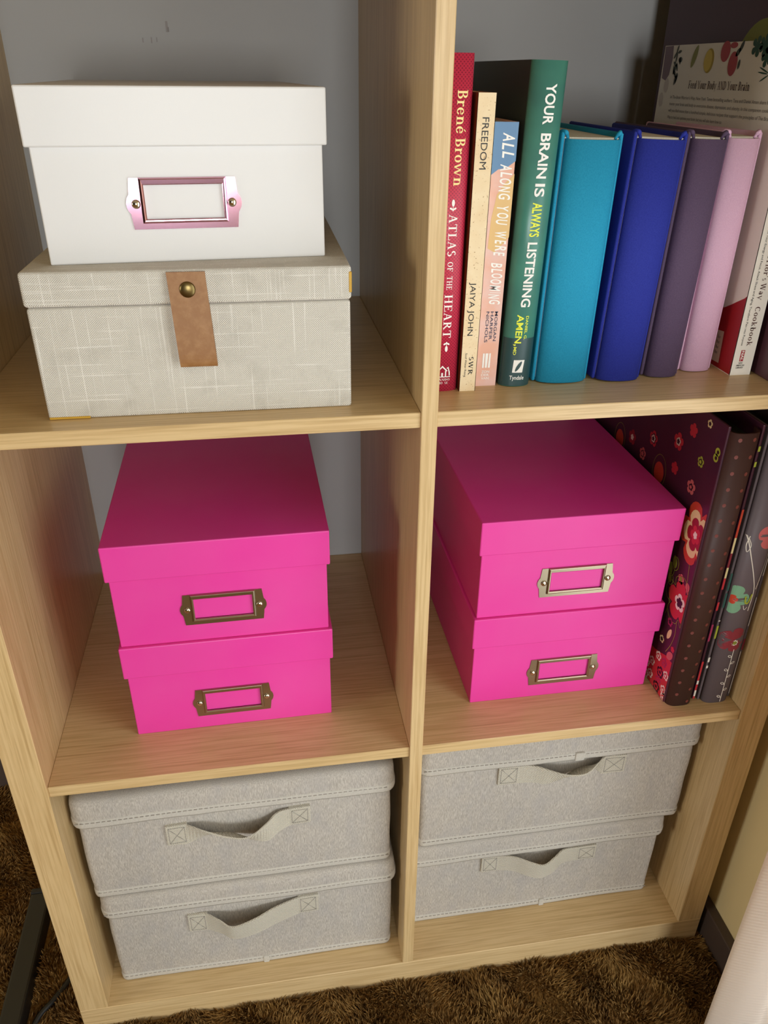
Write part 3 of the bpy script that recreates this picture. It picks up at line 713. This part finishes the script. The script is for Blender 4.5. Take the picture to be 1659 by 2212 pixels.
# 2 cream paperback
t = thing('paperback_book', 'slim cream speckled paperback with thin black capitals, beside the red hardback', 'book', (.0395, .05, Z2), GR, 0, math.radians(.35))
flat_book(t, .0329, .0462, .0435, .185, Z2, .9080, (M['cream'], M['brown_cover'], M['cream']))
mb = MB(); F0 = .0435
vtext(mb, 'FREEDOM', .8930, .8600, .0372, .0420, F0); obj('title_lettering', mb, M['ink_black'], t)
mb = MB(); vtext(mb, 'JAIYA JOHN', .7815, .7405, .0367, .0410, F0); obj('author_lettering', mb, M['ink_black'], t); mb = MB()
vtext(mb, 'SWR', .7235, .7085, .0395, .0430, F0, 0, True); vtext(mb, 'Soul Water Rising', .7265, .7070, .0362, .0378, F0)
obj('publisher_lettering', mb, M['ink_black'], t)
# 3 peach / blue paperback
t = thing('paperback_book', 'small peach and slate-blue paperback with white handwritten title, beside the slim cream paperback', 'book', (.0575, .06, Z2), GR, 0, math.radians(.4))
F0 = .0535
flat_book(t, .0482, .0664, F0, .180, Z2, .8898, (M['peach'], M['skyblue'], M['peach']))
mb = MB(); poly(mb, [(.0482, .8898), (.0482, .8548), (.0540, .8590), (.0600, .8600), (.0664, .8645), (.0664, .8898)], across(F0, .0001)); obj('blue_print', mb, M['skyblue'], t)
mb = MB()
poly(mb, [(.0545, .8420), (.0600, .8500), (.0664, .8560), (.0664, .8120), (.0620, .8070), (.0560, .8010), (.0505, .8040), (.0515, .8250)], across(F0, .0001)); obj('ochre_print', mb, M['yellow_wash'], t)
mb = MB()
for wd_, a, b in (('ALL', .8830, .8655), ('ALONG', .8625, .8375), ('YOU', .8340, .8200), ('WERE', .8160, .7975), ('BLOOMING', .7935, .7610)):
    cw = [{'I': .34, 'M': 1.25, 'W': 1.25, 'L': .85, 'E': .85}.get(ch, 1) for ch in wd_]; un = (a-b)/sum(cw); z = a
    for ch, c in zip(wd_, cw):
        j = random.uniform(-.0006, .0006)-(.0012 if wd_ == 'BLOOMING' else 0); ww = un*(c-.16)
        vtext(mb, ch, z, z-ww, .0560+j, .0646+j, F0, 0, False, .018, .22); z -= un*c
obj('title_lettering', mb, M['ink_white'], t); mb = MB()
bxm = [(.0535, .7105), (.0550, .7105), (.0550, .7225), (.0535, .7225)]
for pts in (bxm, [(.0558, .7105), (.0575, .7105), (.0580, .7225), (.0556, .7225)], [(.0583, .7105), (.0600, .7105), (.0600, .7225), (.0588, .7225)]): poly(mb, pts, across(F0, .00025))
htext(mb, 'ZON', .0534, .0598, .7062, .7082, F0, 0, False, .01); htext(mb, 'DER', .0534, .0598, .7034, .7054, F0, 0, False, .01); htext(mb, 'VAN', .0534, .0598, .7006, .7026, F0, 0, False, .01)
obj('publisher_emblem', mb, M['ink_white'], t)
mb = MB()
for q, wd_, e in ((.0607, 'MORGAN', .7325), (.0572, 'HARPER', .7335), (.0537, 'NICHOLS', .7315)): vtext(mb, wd_, .7562, e, q, q+.0024, F0, 0, False, .006)
obj('author_lettering', mb, M['ink_navy'], t)
# 4 green hardback
t = thing('hardback_book', 'tall green hardback with bold white and yellow capitals, between the peach paperback and teal book', 'book', (.0945, .06, Z2), GR, 0, math.radians(1.25))
x0, x1 = .0688, .0950
f = flat_book(t, x0, x1, .0480, .210, Z2, .9275, (M['green'], M['green_back'], M['green']), .0090, .0005, 16, .004, .001)
mb = MB(); poly(mb, [(-.7350, x0+.0003), (-.6955, x0+.0003), (-.6955, x1-.0003), (-.7350, x1-.0003)], down(f, .0001), 0, .0009); obj('dark_band_print', mb, M['green_dark'], t)
mb = MB()
vtext(mb, 'YOUR', .9135, .8880, .0790, .0862, f, 0, False, .022, cut=.0012); vtext(mb, 'BRAIN', .8825, .8530, .0790, .0862, f, 0, False, .022, cut=.0012); vtext(mb, 'IS', .8585-.0090, .8405, .0790, .0862, f, 0, False, .022, cut=.0012)
obj('title_lettering', mb, M['ink_white'], t); mb = MB()
vtext(mb, 'LISTENING', .8085, .7600, .0785, .0857, f, 0, False, .022, cut=.0012)
obj('title_lettering', mb, M['ink_white'], t); mb = MB()
lx, lz = .0818, .7118
poly(mb, [(lx-.0045, lz-.0050), (lx+.0040, lz-.0050), (lx+.0050, lz+.0055), (lx-.0040, lz+.0055)], lambda u, v: (u, f(u)-.0003, v), 0, None, .0010)
htext(mb, 'Tyndale', lx-.0062, lx+.0060, .7008, .7042, f, 0, False, .01)
pe = obj('publisher_emblem', mb, M['ink_white'], t)
mb = MB(); poly(mb, leaf(lx+.0003, lz+.0002, .0098, .0028, 1.05), lambda u, v: (u, f(u)-.0005, v), 0, None, .0010); obj('quill', mb, M['green_dark'], pe)
mb = MB(); vtext(mb, 'ALWAYS', .8365, .8125, .0788, .0860, f, 0, False, .022, cut=.0012); obj('title_lettering', mb, M['ink_yellow'], t); mb = MB(); vtext(mb, 'AMEN,', .7540, .7290, .0768, .0820, f, 0, False, .02, cut=.0012); vtext(mb, 'MD', .7280, .7215, .0765, .0788, f, 0, False, .01, cut=.0012); vtext(mb, 'DANIEL G.', .7530, .7340, .0838, .0860, f, 0, False, .012, cut=.0012)
obj('author_lettering', mb, M['ink_yellow'], t)
# 5-8 cloth-bound journals
def journal(label, x0, x1, yf, lean, m, hh=.1876, dep=.142, sag=.0085):
    t = thing('cloth_bound_book', label, 'book', (x1-.001, yf+.02, Z2), 'plain cloth-bound books in four colours', 0, math.radians(lean))
    z0, z1 = Z2, Z2+hh; yj = yf+sag; yb = yf+dep
    for side in (0, 1):
        s = 1 if side == 0 else -1; xe = x0 if side == 0 else x1
        mb = MB(); pr = rrect(min(xe, xe+s*.0030), max(xe, xe+s*.0030), yj, yb, .0014, 3)
        rings = []
        for e, z in ((.0009, z0), (0, z0+.0008), (0, z1-.0010), (.0010, z1)):
            c = (xe+s*.0015, (yj+yb)/2); rings.append([(p[0]+(c[0]-p[0])*e/.0016, p[1]+math.copysign(e, c[1]-p[1]), z) for p in pr])
        mb.loft(rings, 0, True, True); obj('back_board' if side == 0 else 'front_board', mb, m, t)
    mb = MB(); a, b = x0+.0034, x1-.0022; fa = arc_y(a, b, yf, sag); n = 18
    prof = [(x0+.0016, yj+.0055), (x0+.0030, yj+.0042)] + [(a+(b-a)*(.5-.5*math.cos(PI*k/n)), fa(a+(b-a)*(.5-.5*math.cos(PI*k/n)))) for k in range(n+1)] + [(x1-.0026, yj+.0042), (x1-.0012, yj+.0055)]
    shell(mb, prof, .0011, z0+.0004, z1-.0045); obj('spine', mb, m, t)
    obj('page_block', MB().box(x0+.0031, x1-.0031, yj+.0015, yb-.004, z0+.003, z1-.0036), M['pages'], t)
    # cloth turned in over the board ends at the head of the spine
    for s, xe in ((1, x0+.0018), (-1, x1-.0018)):
        mb = MB(); mb.tube(cat([(xe-s*.0004, yj+.009, z1-.0016), (xe, yj+.0038, z1+.0002), (xe+s*.0012, yj+.0004, z1-.0002), (xe+s*.0026, yj+.0012, z1-.0016), (xe+s*.0040, yj+.0016, z1-.0046)], 4), [.0013]*8+[.0016]*5+[.0012]*4, 0, 8)
        obj('head_fold', mb, m, t)
    return t
journal('plain teal blue cloth-bound book, between the green hardback and the royal blue one', .0985, .1462, .0495, 1.0, M['teal'])
journal('plain royal blue cloth-bound book, between the teal and the dusky purple one', .1500, .1925, .0470, 1.9, M['blue'])
journal('plain dusky purple cloth-bound book, between the royal blue and the pale pink one', .1952, .2290, .0520, 1.5, M['plum'], sag=.0075)
journal('plain pale pink cloth-bound book, next to the ivory cookbook', .2335, .2650, .0630, .5, M['rose'], sag=.0065)
# 9 cookbook
t = thing('cookbook', 'ivory paperback cookbook with food pictures on its cover and a torn red patch', 'book', (.282, .06, Z2), GR)
c0, c1, F0 = .2727, .2920, .0510
flat_book(t, c0, c1, F0, .2666, Z2, .9435, (M['cook_white'], M['cook_white'], M['cook_white']))
lf = lambda off=.0002: (lambda u, v: (c0-off, -u, v))          # left cover: u = -y, v = z
mb = MB()
pts = [(-.0514, .6955), (-.0514, .7622), (-.0540, .7600), (-.0590, .7572), (-.0640, .7545), (-.0700, .7510), (-.0790, .7462), (-.0860, .7440), (-.0950, .7410), (-.1100, .7395), (-.1100, .6955)]
poly(mb, pts, lf(.0001)); obj('red_print', mb, M['cook_red'], t)
mb = MB(); poly(mb, [(-.0860, .6992), (-.0703, .6997), (-.0719, .7272), (-.0860, .7256)], lf(.0003)); obj('paper_sticker', mb, M['cook_tan'], t)
mb = MB()
for k in range(4): put(mb, fit(serif2d('to the'), .010, .0028, -.0850, .7200-k*.0045, (0, 1)), lf(.0005))
obj('sticker_writing', mb, M['ink_grey'], t)
def decal(name, shapes, m, off):
    b = MB()
    for s in shapes: poly(b, s, lf(off))
    obj(name, b, M[m], t)
decal('onion_print', [[(-.2655, .9428), (-.2500, .9432), (-.2480, .9330), (-.2505, .9200), (-.2560, .9150), (-.2640, .9170)]], 'onion', .00012)
decal('garlic_print', [disc(-.2525, .9110, .0045, .0060), disc(-.2590, .8990, .0040, .0060)], 'garlic', .00016)
rr = random.Random(3)
decal('herb_print', [leaf(-.2374+rr.uniform(-.006, .006), .9405-k*.0024, rr.uniform(.004, .009), .0026, rr.uniform(0, 3)) for k in range(11)] + [disc(-.2327, .9318, .0034, .0022), leaf(-.2364, .9165, .011, .004, 1.2), leaf(-.2406, .9245, .010, .004, 1.0)], 'herb', .0002)
decal('pepper_print', [leaf(-.2075, .9340, .019, .0075, 1.15)], 'pepper', .00016)
decal('lemon_print', [disc(-.1815, .9305, .0078, .0093)], 'lemon_rim', .00012); decal('lemon_flesh', [disc(-.1832, .9306, .0066, .0082)], 'lemon', .0002)
decal('tomato_print', [disc(-.1572, .9370, .0072, .0076), disc(-.1430, .9280, .0068, .0088), disc(-.1455, .9412, .0055, .0022)], 'tomato', .00016)
decal('leaf_print', [leaf(-.1377, .9361, .008, .0045, .7), leaf(-.1338, .9400, .010, .004, 1.0), leaf(-.1334, .9276, .007, .0035, 1.4)], 'herb', .00016)
decal('parsley_print', [flower(-.1120, .9395, .0075, 5, .3, .6), flower(-.1010, .9400, .0080, 6, .1, .6), flower(-.0960, .9320, .0070, 5, .9, .6), leaf(-.096, .9235, .014, .0012, -.3), leaf(-.097, .9215, .014, .0012, -.1), leaf(-.094, .918, .012, .0012, .4)], 'parsley', .00016)
mb = MB(); put(mb, fit(serif2d('Feed Your Body AND Your Brain'), .0985, .0062, -.2095, .9092, (0, 1)), lf()); obj('heading_lettering', mb, M['ink_brown'], t)
mb = MB()
for k, (s, L) in enumerate((("In The Brain Warrior's Way, New York Times bestselling authors Tana and Daniel Amen share how to develop", .183), ("master your brain and body to overcome disease, depression, and obesity. In this companion cookbook, not only", .185), ("will you find more than a hundred simple, delicious recipes that support the principles of The Brain Warrior's", .184), ("Way to heal and optimise your brain, but you will also learn how to:", .098))):
    put(mb, fit(text2d(s), L, .0026, -.2400, .9005-k*.0055, (0, .70)), lf())
obj('blurb_lettering', mb, M['ink_grey'], t)
mb = MB()
vtext(mb, "Warrior's Way", .8040, .7590, .2822, .2868, F0, 0, True); vtext(mb, 'Cookbook', .7535, .7205, .2822, .2868, F0, 0, True); vtext(mb, 'The Brain', .8420, .8090, .2822, .2868, F0, 0, True)
obj('title_lettering', mb, M['ink_brown'], t)
mb = MB(); vtext(mb, 'Recipes to Ignite Your Energy and Focus, Attack Illness and Aging, Transform Pain into Purpose', .8300, .7210, .2770, .2788, F0)
obj('subtitle_lettering', mb, M['ink_black'], t); mb = MB()
htext(mb, 'NEW', .2787, .2823, .7050, .7064, F0, 0, False, .01); htext(mb, 'AMERICAN', .2768, .2843, .7030, .7044, F0, 0, False, .01); htext(mb, 'LIBRARY', .2772, .2838, .7010, .7024, F0, 0, False, .01)
obj('publisher_lettering', mb, M['ink_black'], t)
mb = MB(); poly(mb, [(.2787, .7072), (.2822, .7072), (.2822, .7170), (.2787, .7170)], across(F0, .0002)); lo_ = obj('publisher_emblem', mb, M['ink_red'], t)
mb = MB(); vtext(mb, 'NAL', .7164, .7078, .2794, .2815, F0-.0002, 0, False, .02); obj('emblem_lettering', mb, M['ink_white'], lo_)
# 10 plum album
t = thing('photo_album', 'tall plum album with an olive green circle on its cover, behind the cookbook', 'album', (.318, .15, Z2))
a0, a1 = .2972, .3395; yf, yb, z1 = .0170, .3230, Z2+.318
mb = MB().box(a0, a0+.003, yf+.007, yb, Z2, z1, 0, .0012, 2); obj('back_cover', mb, M['album_plum'], t)
mb = MB().box(a1-.003, a1, yf+.007, yb, Z2, z1, 0, .0012, 2); obj('front_cover', mb, M['album_plum'], t)
fa = arc_y(a0+.002, a1-.002, yf, .006); mb = MB(); shell(mb, [(a0+.002+(a1-a0-.004)*k/14, fa(a0+.002+(a1-a0-.004)*k/14)) for k in range(15)], .0012, Z2+.001, z1-.001); obj('spine', mb, M['album_plum'], t)
obj('page_block', MB().box(a0+.0032, a1-.0032, yf+.01, yb-.006, Z2+.004, z1-.006), M['pages'], t)
mb = MB(); poly(mb, disc(-.1460, .9220, .0385, .0385, 40), lambda u, v: (a0-.0002, -u, v)); obj('circle_print', mb, M['olive'], t)

# ------------------------------------------------------------------ floral binders
def binder(t, a0, a1, yf, yb, z0, z1, cov, spm, sag=.006, gapL=.0016, gapR=.006, inset=.004):
    mb = MB().box(a0, a0+.0026, yf+sag, yb, z0, z1, 0, .0009, 2); obj('front_cover', mb, cov, t)
    mb = MB().box(a1-.0026, a1, yf+sag, yb, z0, z1, 0, .0009, 2); obj('back_cover', mb, cov, t)
    s0, s1 = a0+gapL, a1-gapR; fa = arc_y(s0, s1, yf, sag, 3.2); n = 16; mb = MB()
    prof = [(s0-.0002, yf+sag+.006)] + [(s0+(s1-s0)*(.5-.5*math.cos(PI*k/n)), fa(s0+(s1-s0)*(.5-.5*math.cos(PI*k/n)))) for k in range(n+1)] + [(s1+.0006, yf+sag+.006)]
    shell(mb, prof, .0016, z0+.0002, z1-inset); obj('spine', mb, spm, t)
    obj('page_block', MB().box(a0+.0034, a1-.0034, yf+.016, yb-.008, z0+.006, z1-.016), M['card'], t)
    return fa, s0, s1
class Prints:
    """flat printed motifs collected into one mesh with several inks"""
    def __init__(s): s.mb = MB(); s.mats = []
    def mi(s, k):
        if k not in s.mats: s.mats.append(k)
        return s.mats.index(k)
    def poly(s, pts, place, k, cut=None): poly(s.mb, pts, place, s.mi(k), cut)
    def shape(s, sh, place, k, cut=None): put(s.mb, sh, place, s.mi(k), cut)
    def done(s, name, par): return obj(name, s.mb, [M[k] for k in s.mats], par, fix=False)
GBN = 'floral ring binders beside the pink boxes'
t = thing('ring_binder', 'aubergine floral binder with a dark brown dotted spine, beside the pink boxes', 'binder', (.285, .15, Z1), GBN)
a0, a1, yf, yb, z1 = .2674, .3022, .0185, .330, .6580
fa, s0, s1 = binder(t, a0, a1, yf, yb, Z1, z1, M['aub'], M['spine_brown'], .0075)
def side(off): return lambda u, v: (a0-off, u, v)               # printed straight on the cover: u = y, v = z
pr = Prints(); E = .00015
def cl(pts, lo=.0272): return [(max(p[0], lo), max(p[1], Z1+.0008)) for p in pts]
def fl(y, z, r, cols, rot=0, n=5, sx=1):
    for k, (c, s) in enumerate(cols): pr.poly(cl(flower(y, z, r*s, n, rot, .34, sx)), side(E*(k+1)), c)
# corner panel of red patchwork
pr.poly([(.0272, Z1+.001), (.0272, .3990), (.040, .3985), (.052, .3935), (.0615, .3905), (.085, .388), (.13, .38), (.20, .37), (.25, Z1+.001)], side(.00008), 'f_red')
fl(.0369, .5438, .0330, [('f_orange', 1), ('f_cream', .76), ('f_dred', .52), ('f_red', .30), ('f_white', .12)], .45, 5, .85)
fl(.0372, .4664, .0225, [('f_red', 1), ('f_white', .42), ('f_dark', .25)], .2)
pr.shape(outline(cl(flower(.0372, .4664, .0280, 5, .2, .34)), .0004), side(E), 'f_lime')
fl(.1445, .5955, .0085, [('f_red', 1), ('f_dark', .66), ('f_white', .5), ('f_dark', .3)]); fl(.0979, .6128, .0090, [('f_red', 1), ('f_white', .48), ('f_dark', .3)])
fl(.0770, .6332, .0070, [('f_red', 1)]); fl(.0539, .6493, .0042, [('f_cream', 1), ('f_dark', .5)]); fl(.1886, .5780, .0085, [('f_dred', 1), ('f_white', .4)])
fl(.1608, .5712, .0070, [('f_pink', 1), ('f_dark', .6), ('f_pink', .4)]); fl(.0552, .6113, .0055, [('f_lime', 1), ('f_dark', .6), ('f_lime', .35)]); fl(.0953, .5858, .0066, [('f_red', 1)])
fl(.0615, .5823, .0075, [('f_pink', 1), ('f_dark', .5), ('f_pink', .25)]); fl(.225, .600, .008, [('f_red', 1), ('f_dark', .5)]); fl(.205, .625, .007, [('f_red', 1)]); fl(.18, .632, .006, [('f_red', 1)])
for (y, z, r) in ((.1224, .5677, .0115), (.2168, .5639, .0110)):
    pr.poly(disc(y, z, r*.85, r), side(E), 'f_orange'); pr.shape(outline(disc(y, z+.002, r*1.15, r*1.5), .0004), side(E*1.3), 'f_lime')
for (y, z) in ((.0334, .6310), (.0345, .6250)): pr.poly(cl(disc(y, z, .0040)), side(E), 'f_lime'); pr.poly(cl(disc(y-.0005, z, .0018)), side(E*2), 'f_dark')
for (y, z, r) in ((.0600, .5000, .0060), (.0655, .4900, .0060), (.0630, .4800, .005)):
    pr.poly(leaf(y, z, r*2.2, r*1.3, 1.2), side(E), 'f_green'); pr.shape(outline(disc(y-.002, z-.001, r*.9, r*1.2), .0005), side(E*1.5), 'f_lime')
pr.poly(leaf(.0425, .4240, .0150, .0062, 1.9), side(E), 'f_cream'); pr.poly(leaf(.0335, .4030, .0140, .0085, 2.3), side(E), 'f_pink'); pr.poly(cl(leaf(.0300, .4880, .0120, .0085, 1.0)), side(E), 'f_pink')
fl(.0455, .4370, .0050, [('f_mag', 1), ('f_aub2' if 0 else 'f_dark', .5)]); fl(.0530, .4100, .0045, [('f_cream', 1), ('f_dark', .6)]); fl(.0310, .4130, .0035, [('f_red', 1)]); fl(.0440, .4900, .0055, [('f_pink', 1), ('f_green', .5)])
for pts in ([(.0350, .4450), (.0330, .4300), (.0360, .4150), (.0420, .4020)], [(.036, .512), (.034, .500), (.033, .49)], [(.060, .47), (.055, .455), (.057, .44)]): pr.shape(ribbon2d(pts, .0005), side(E*1.2), 'f_lime')
for (y, z, c) in ((.0616, .3743, 'f_white'), (.0602, .3583, 'f_white'), (.0427, .3738, 'f_dark'), (.0442, .3535, 'f_dark'), (.0435, .3625, 'f_mag'), (.0397, .3891, 'f_mag'), (.0519, .3884, 'f_white'), (.0310, .3600, 'f_white'), (.0320, .3780, 'f_white'), (.0680, .352, 'f_white'), (.0285, .3520, 'f_white'), (.070, .366, 'f_white')):
    r = .0070 if c == 'f_dark' else .0055
    fl(y, z, r, [(c, 1), ('f_red', .62), (c, .3)])
pr.done('floral_print', t)
pr = Prints()
for k in range(19):
    zz = .6480-.0158*k
    for j, q in enumerate((.25, .74)): pr.poly(disc(s0+(s1-s0)*q, zz-(.0006*k if j else 0), .0017, .0019, 12), across(fa, .0002), 'dot_brown', .0012)
pr.done('dot_print', t)
# printed edge of the far cover that shows past the spine
pr = Prints()
def edge(off): return lambda u, v: (u, yf+.0075-off, v)
for (za, zb, c) in ((.6330, .6380, 'f_lime'), (.6180, .6230, 'f_lime'), (.545, .575, 'f_orange'), (.528, .545, 'f_cream'), (.512, .528, 'f_maroon'), (.500, .512, 'f_cream'), (.487, .500, 'f_red'), (.462, .472, 'f_red'), (.424, .445, 'f_mag'), (Z1+.001, .398, 'f_red'), (.368, .373, 'f_white'), (.352, .360, 'f_white')):
    pr = Prints(); pr.poly([(a1-.0024, za), (a1-.0003, za), (a1-.0003, zb), (a1-.0024, zb)], edge(.0004 if c != 'f_white' else .0006), c); pr.done('edge_print', t)

t = thing('ring_binder', 'warm grey binder printed with red and mint flowers and white stems, against the side panel', 'binder', (.322, .15, Z1), GBN)
a0, a1, yf, yb, z1 = .3045, .3410, .0175, .330, .6560
fa, s0, s1 = binder(t, a0, a1, yf, yb, Z1, z1, M['grey_cover'], M['grey_cover'], .0070, .0036, .0050)
pr = Prints(); ac = across(fa, .0003); ac2 = across(fa, .0005); ac3 = across(fa, .0007)
def clx(pts): return [(min(max(p[0], s0+.0004), s1-.0004), p[1]) for p in pts]
CUT = .0015
def fx(x, z, r, cols, n, rot):
    for k, (c, s) in enumerate(cols):
        pts = flower(x, z, r*s, n, rot, .34); V = clx(pts)
        mb_, pl = pr.mb, across(fa, .0002+.0002*k)
        cc = (min(max(x, s0+.001), s1-.001), z); nn = len(V)
        put(mb_, (V+[cc], [[i, (i+1) % nn, nn] for i in range(nn)]), pl, pr.mi(c), CUT)
fx(.3215, .4300, .0150, [('f_maroon', 1)], 5, .35); fx(.3240, .4260, .0036, [('f_white', 1), ('f_green', .65)], 8, 0)
fx(.3095, .4790, .0165, [('f_mint', 1), ('f_orange', .32)], 5, .3)
fx(.3320, .5500, .0150, [('f_pink', 1)], 4, .3)
for pts, w in (([(.3250, .4180), (.3253, .3850), (.3256, .3490)], .0007), ([(.3040+.0045, .5500), (.3150, .5300), (.3240, .5050), (.3285, .4870), (.3280, .4650)], .0009), ([(.3100, .5480), (.3130, .5400), (.3110, .5330), (.3095, .5400), (.3105, .5500)], .0006),
               ([(.3340, .5600), (.3335, .5200), (.3300, .4900)], .0008), ([(.3215, .4720), (.3235, .4670), (.3260, .4700)], .0006)):
    pr.shape(ribbon2d(clx([(a, b) for a, b in pts]), w), ac2, 'f_white', CUT)
for k in range(7):
    zz = .4085-.0088*k; q = -1 if k % 2 == 0 else 1; xx = .3252
    pr.shape(outline(disc(xx+q*.0027, zz+.0008, .0019, .0011, 10, .5*q), .0006), ac2, 'f_white', CUT)
    pr.shape(ribbon2d([(xx, zz-.0014), (xx+q*.0006, zz-.0006), (xx+q*.0012, zz)], .0006), ac2, 'f_white', CUT)
pr.shape(ribbon2d([(.3215, .4830), (.3225, .4760), (.3255, .4750), (.3275, .4850)], .0018), ac3, 'f_lime', CUT)
def cedge(off): return lambda u, v: (u, yf+.0070-off, v)
for (za, zb, c) in ((.486, .506, 'f_teal'), (.466, .483, 'f_teal'), (.428, .444, 'f_lime'), (.398, .404, 'f_white'), (.390, .3935, 'f_white'), (.4495, .4505, 'f_white')):
    pr.poly([(a0+.0003, za), (a0+.0024, za), (a0+.0024, zb), (a0+.0003, zb)], cedge(.0003), c)
for (za, zb, c) in ((.410, .424, 'f_maroon'), (.352, .408, 'f_white'), (.440, .475, 'f_white'), (.500, .52, 'f_white')):
    w = .0020 if c == 'f_maroon' else .0007
    pr.poly([(a1-.0022, za), (a1-.0022+w, za), (a1-.0022+w, zb), (a1-.0022, zb)], cedge(.0003), c)
pr.done('floral_print', t)

# ------------------------------------------------------------------ curtain
mb = MB(); nY, nZ = 60, 40; rows = []
CP = cat([(.378, -.084, 0), (.362, -.094, 0), (.346, -.092, 0), (.332, -.104, 0), (.322, -.110, 0), (.3165, -.121, 0), (.323, -.134, 0), (.338, -.143, 0), (.350, -.146, 0), (.360, -.155, 0), (.372, -.166, 0), (.384, -.170, 0)], 6)
nY = len(CP)-1
def cpt(i, v):
    p = CP[i]; z = FZ+.004 + v*2.0
    sp = 1 + .10*math.exp(-v*14)
    return .348+(p.x-.348)*sp + .003*math.sin(v*5+i*.2), p.y + .003*math.sin(v*3.1+i*.25) - .004*math.exp(-v*12), z
V, Fc = [], []
for j in range(nZ+1):
    for i in range(nY+1): V.append(cpt(i, j/nZ))
for j in range(nZ):
    for i in range(nY): a = j*(nY+1)+i; Fc.append([a, a+1, a+nY+2, a+nY+1])
mb.add(V, Fc, 0, True)
cu = tag(obj('curtain', mb, M['curtain']), 'cream woven curtain hanging to the carpet in front of the yellow wall', 'curtain')

# ------------------------------------------------------------------ black foot bar and cable on the carpet
mb = MB()
mb.box(-.4640, -.4390, -.30, .170, FZ, FZ+.026, 0, .003, 2)
t = thing('desk_foot', 'black metal foot bar lying on the carpet beside the bookcase', 'desk leg', (-.4515, -.06, FZ))
obj('foot_bar', mb, M['black'], t)
obj('end_cap', MB().box(-.4645, -.4385, .168, .176, FZ, FZ+.027, 0, .002, 2), M['cable'], t)
mb = MB(); mb.tube(cat([(-.385, .12, FZ+.004), (-.3900, .085, FZ+.006), (-.3990, .0578, FZ+.008), (-.4130, .035, FZ+.009), (-.4276, .0137, FZ+.009), (-.434, -.03, FZ+.008), (-.430, -.10, FZ+.008)], 6), .0032, 0, 8)
tag(obj('power_cable', mb, M['cable']), 'thin black power cable curving over the carpet beside the bookcase', 'cable')

# ------------------------------------------------------------------ carpet pile
rng = np.random.default_rng(5)
def patch(x0, x1, y0, y1, dens):
    n = int((x1-x0)*(y1-y0)*dens); return np.stack([rng.uniform(x0, x1, n), rng.uniform(y0, y1, n)], 1)
pts = np.concatenate([patch(-.72, .376, -.26, -.0015, 330000), patch(-.80, LO-.002, 0, .385, 260000)])
bar = (pts[:, 0] > -.466) & (pts[:, 0] < -.437) & (pts[:, 1] < .178) & (pts[:, 1] > -.302)
pts = pts[~bar]; n = len(pts)
def field(p, f, s):
    return np.sin(p[:, 0]*f+s)*np.cos(p[:, 1]*f*1.13+s*2.1)+.6*np.sin(p[:, 0]*f*2.3+p[:, 1]*f*1.7+s)
ax = field(pts, 38, .3)*.9+rng.normal(0, .5, n); ay = field(pts, 33, 2.2)*.9+rng.normal(0, .5, n)
hh = .0085+.0035*field(pts, 47, 4.)+rng.uniform(-.002, .003, n); hh = np.clip(hh, .004, .015)
lean = np.stack([ax, ay], 1)*.0052
th = rng.uniform(0, PI, n); wv = np.stack([np.cos(th), np.sin(th)], 1)*.00085
b0 = np.column_stack([pts-wv, np.full(n, FZ)]); b1 = np.column_stack([pts+wv, np.full(n, FZ)])
m0 = np.column_stack([pts+lean*.4-wv*.9, FZ+hh*.6]); m1 = np.column_stack([pts+lean*.4+wv*.9, FZ+hh*.6])
tp = np.column_stack([pts+lean, FZ+hh])
lim = np.minimum(tp[:, 1], 1)
front = pts[:, 1] < 0
for a in (m0, m1, tp):
    inside = (a[:, 0] > LO-.0005) & (a[:, 0] < RO+.0005) & (a[:, 1] > -.0004)
    a[:, 1] = np.where(inside & front, -.0004, a[:, 1]); a[:, 0] = np.where(inside & ~front, LO-.0006, a[:, 0])
    a[:, 0] = np.minimum(a[:, 0], .3790)
VV = np.stack([b0, b1, m1, m0, tp], 1).reshape(-1, 3); idx = np.arange(n)*5
me = bpy.data.meshes.new('carpet_pile')
me.vertices.add(len(VV)); me.vertices.foreach_set('co', VV.ravel())
lp = np.empty((n, 7), int); lp[:, :4] = idx[:, None]+np.array([0, 1, 2, 3]); lp[:, 4:] = idx[:, None]+np.array([3, 2, 4])
me.loops.add(n*7); me.loops.foreach_set('vertex_index', lp.ravel().astype(np.int32))
me.polygons.add(n*2); ls = np.stack([np.arange(n)*7, np.arange(n)*7+4], 1).ravel(); me.polygons.foreach_set('loop_start', ls.astype(np.int32))
me.update(calc_edges=True); me.materials.append(M['carpet'])
o = bpy.data.objects.new('carpet_pile', me); link(o); o['kind'] = 'stuff'; o['label'] = 'brown shag carpet pile around the foot of the bookcase'; o['category'] = 'carpet'
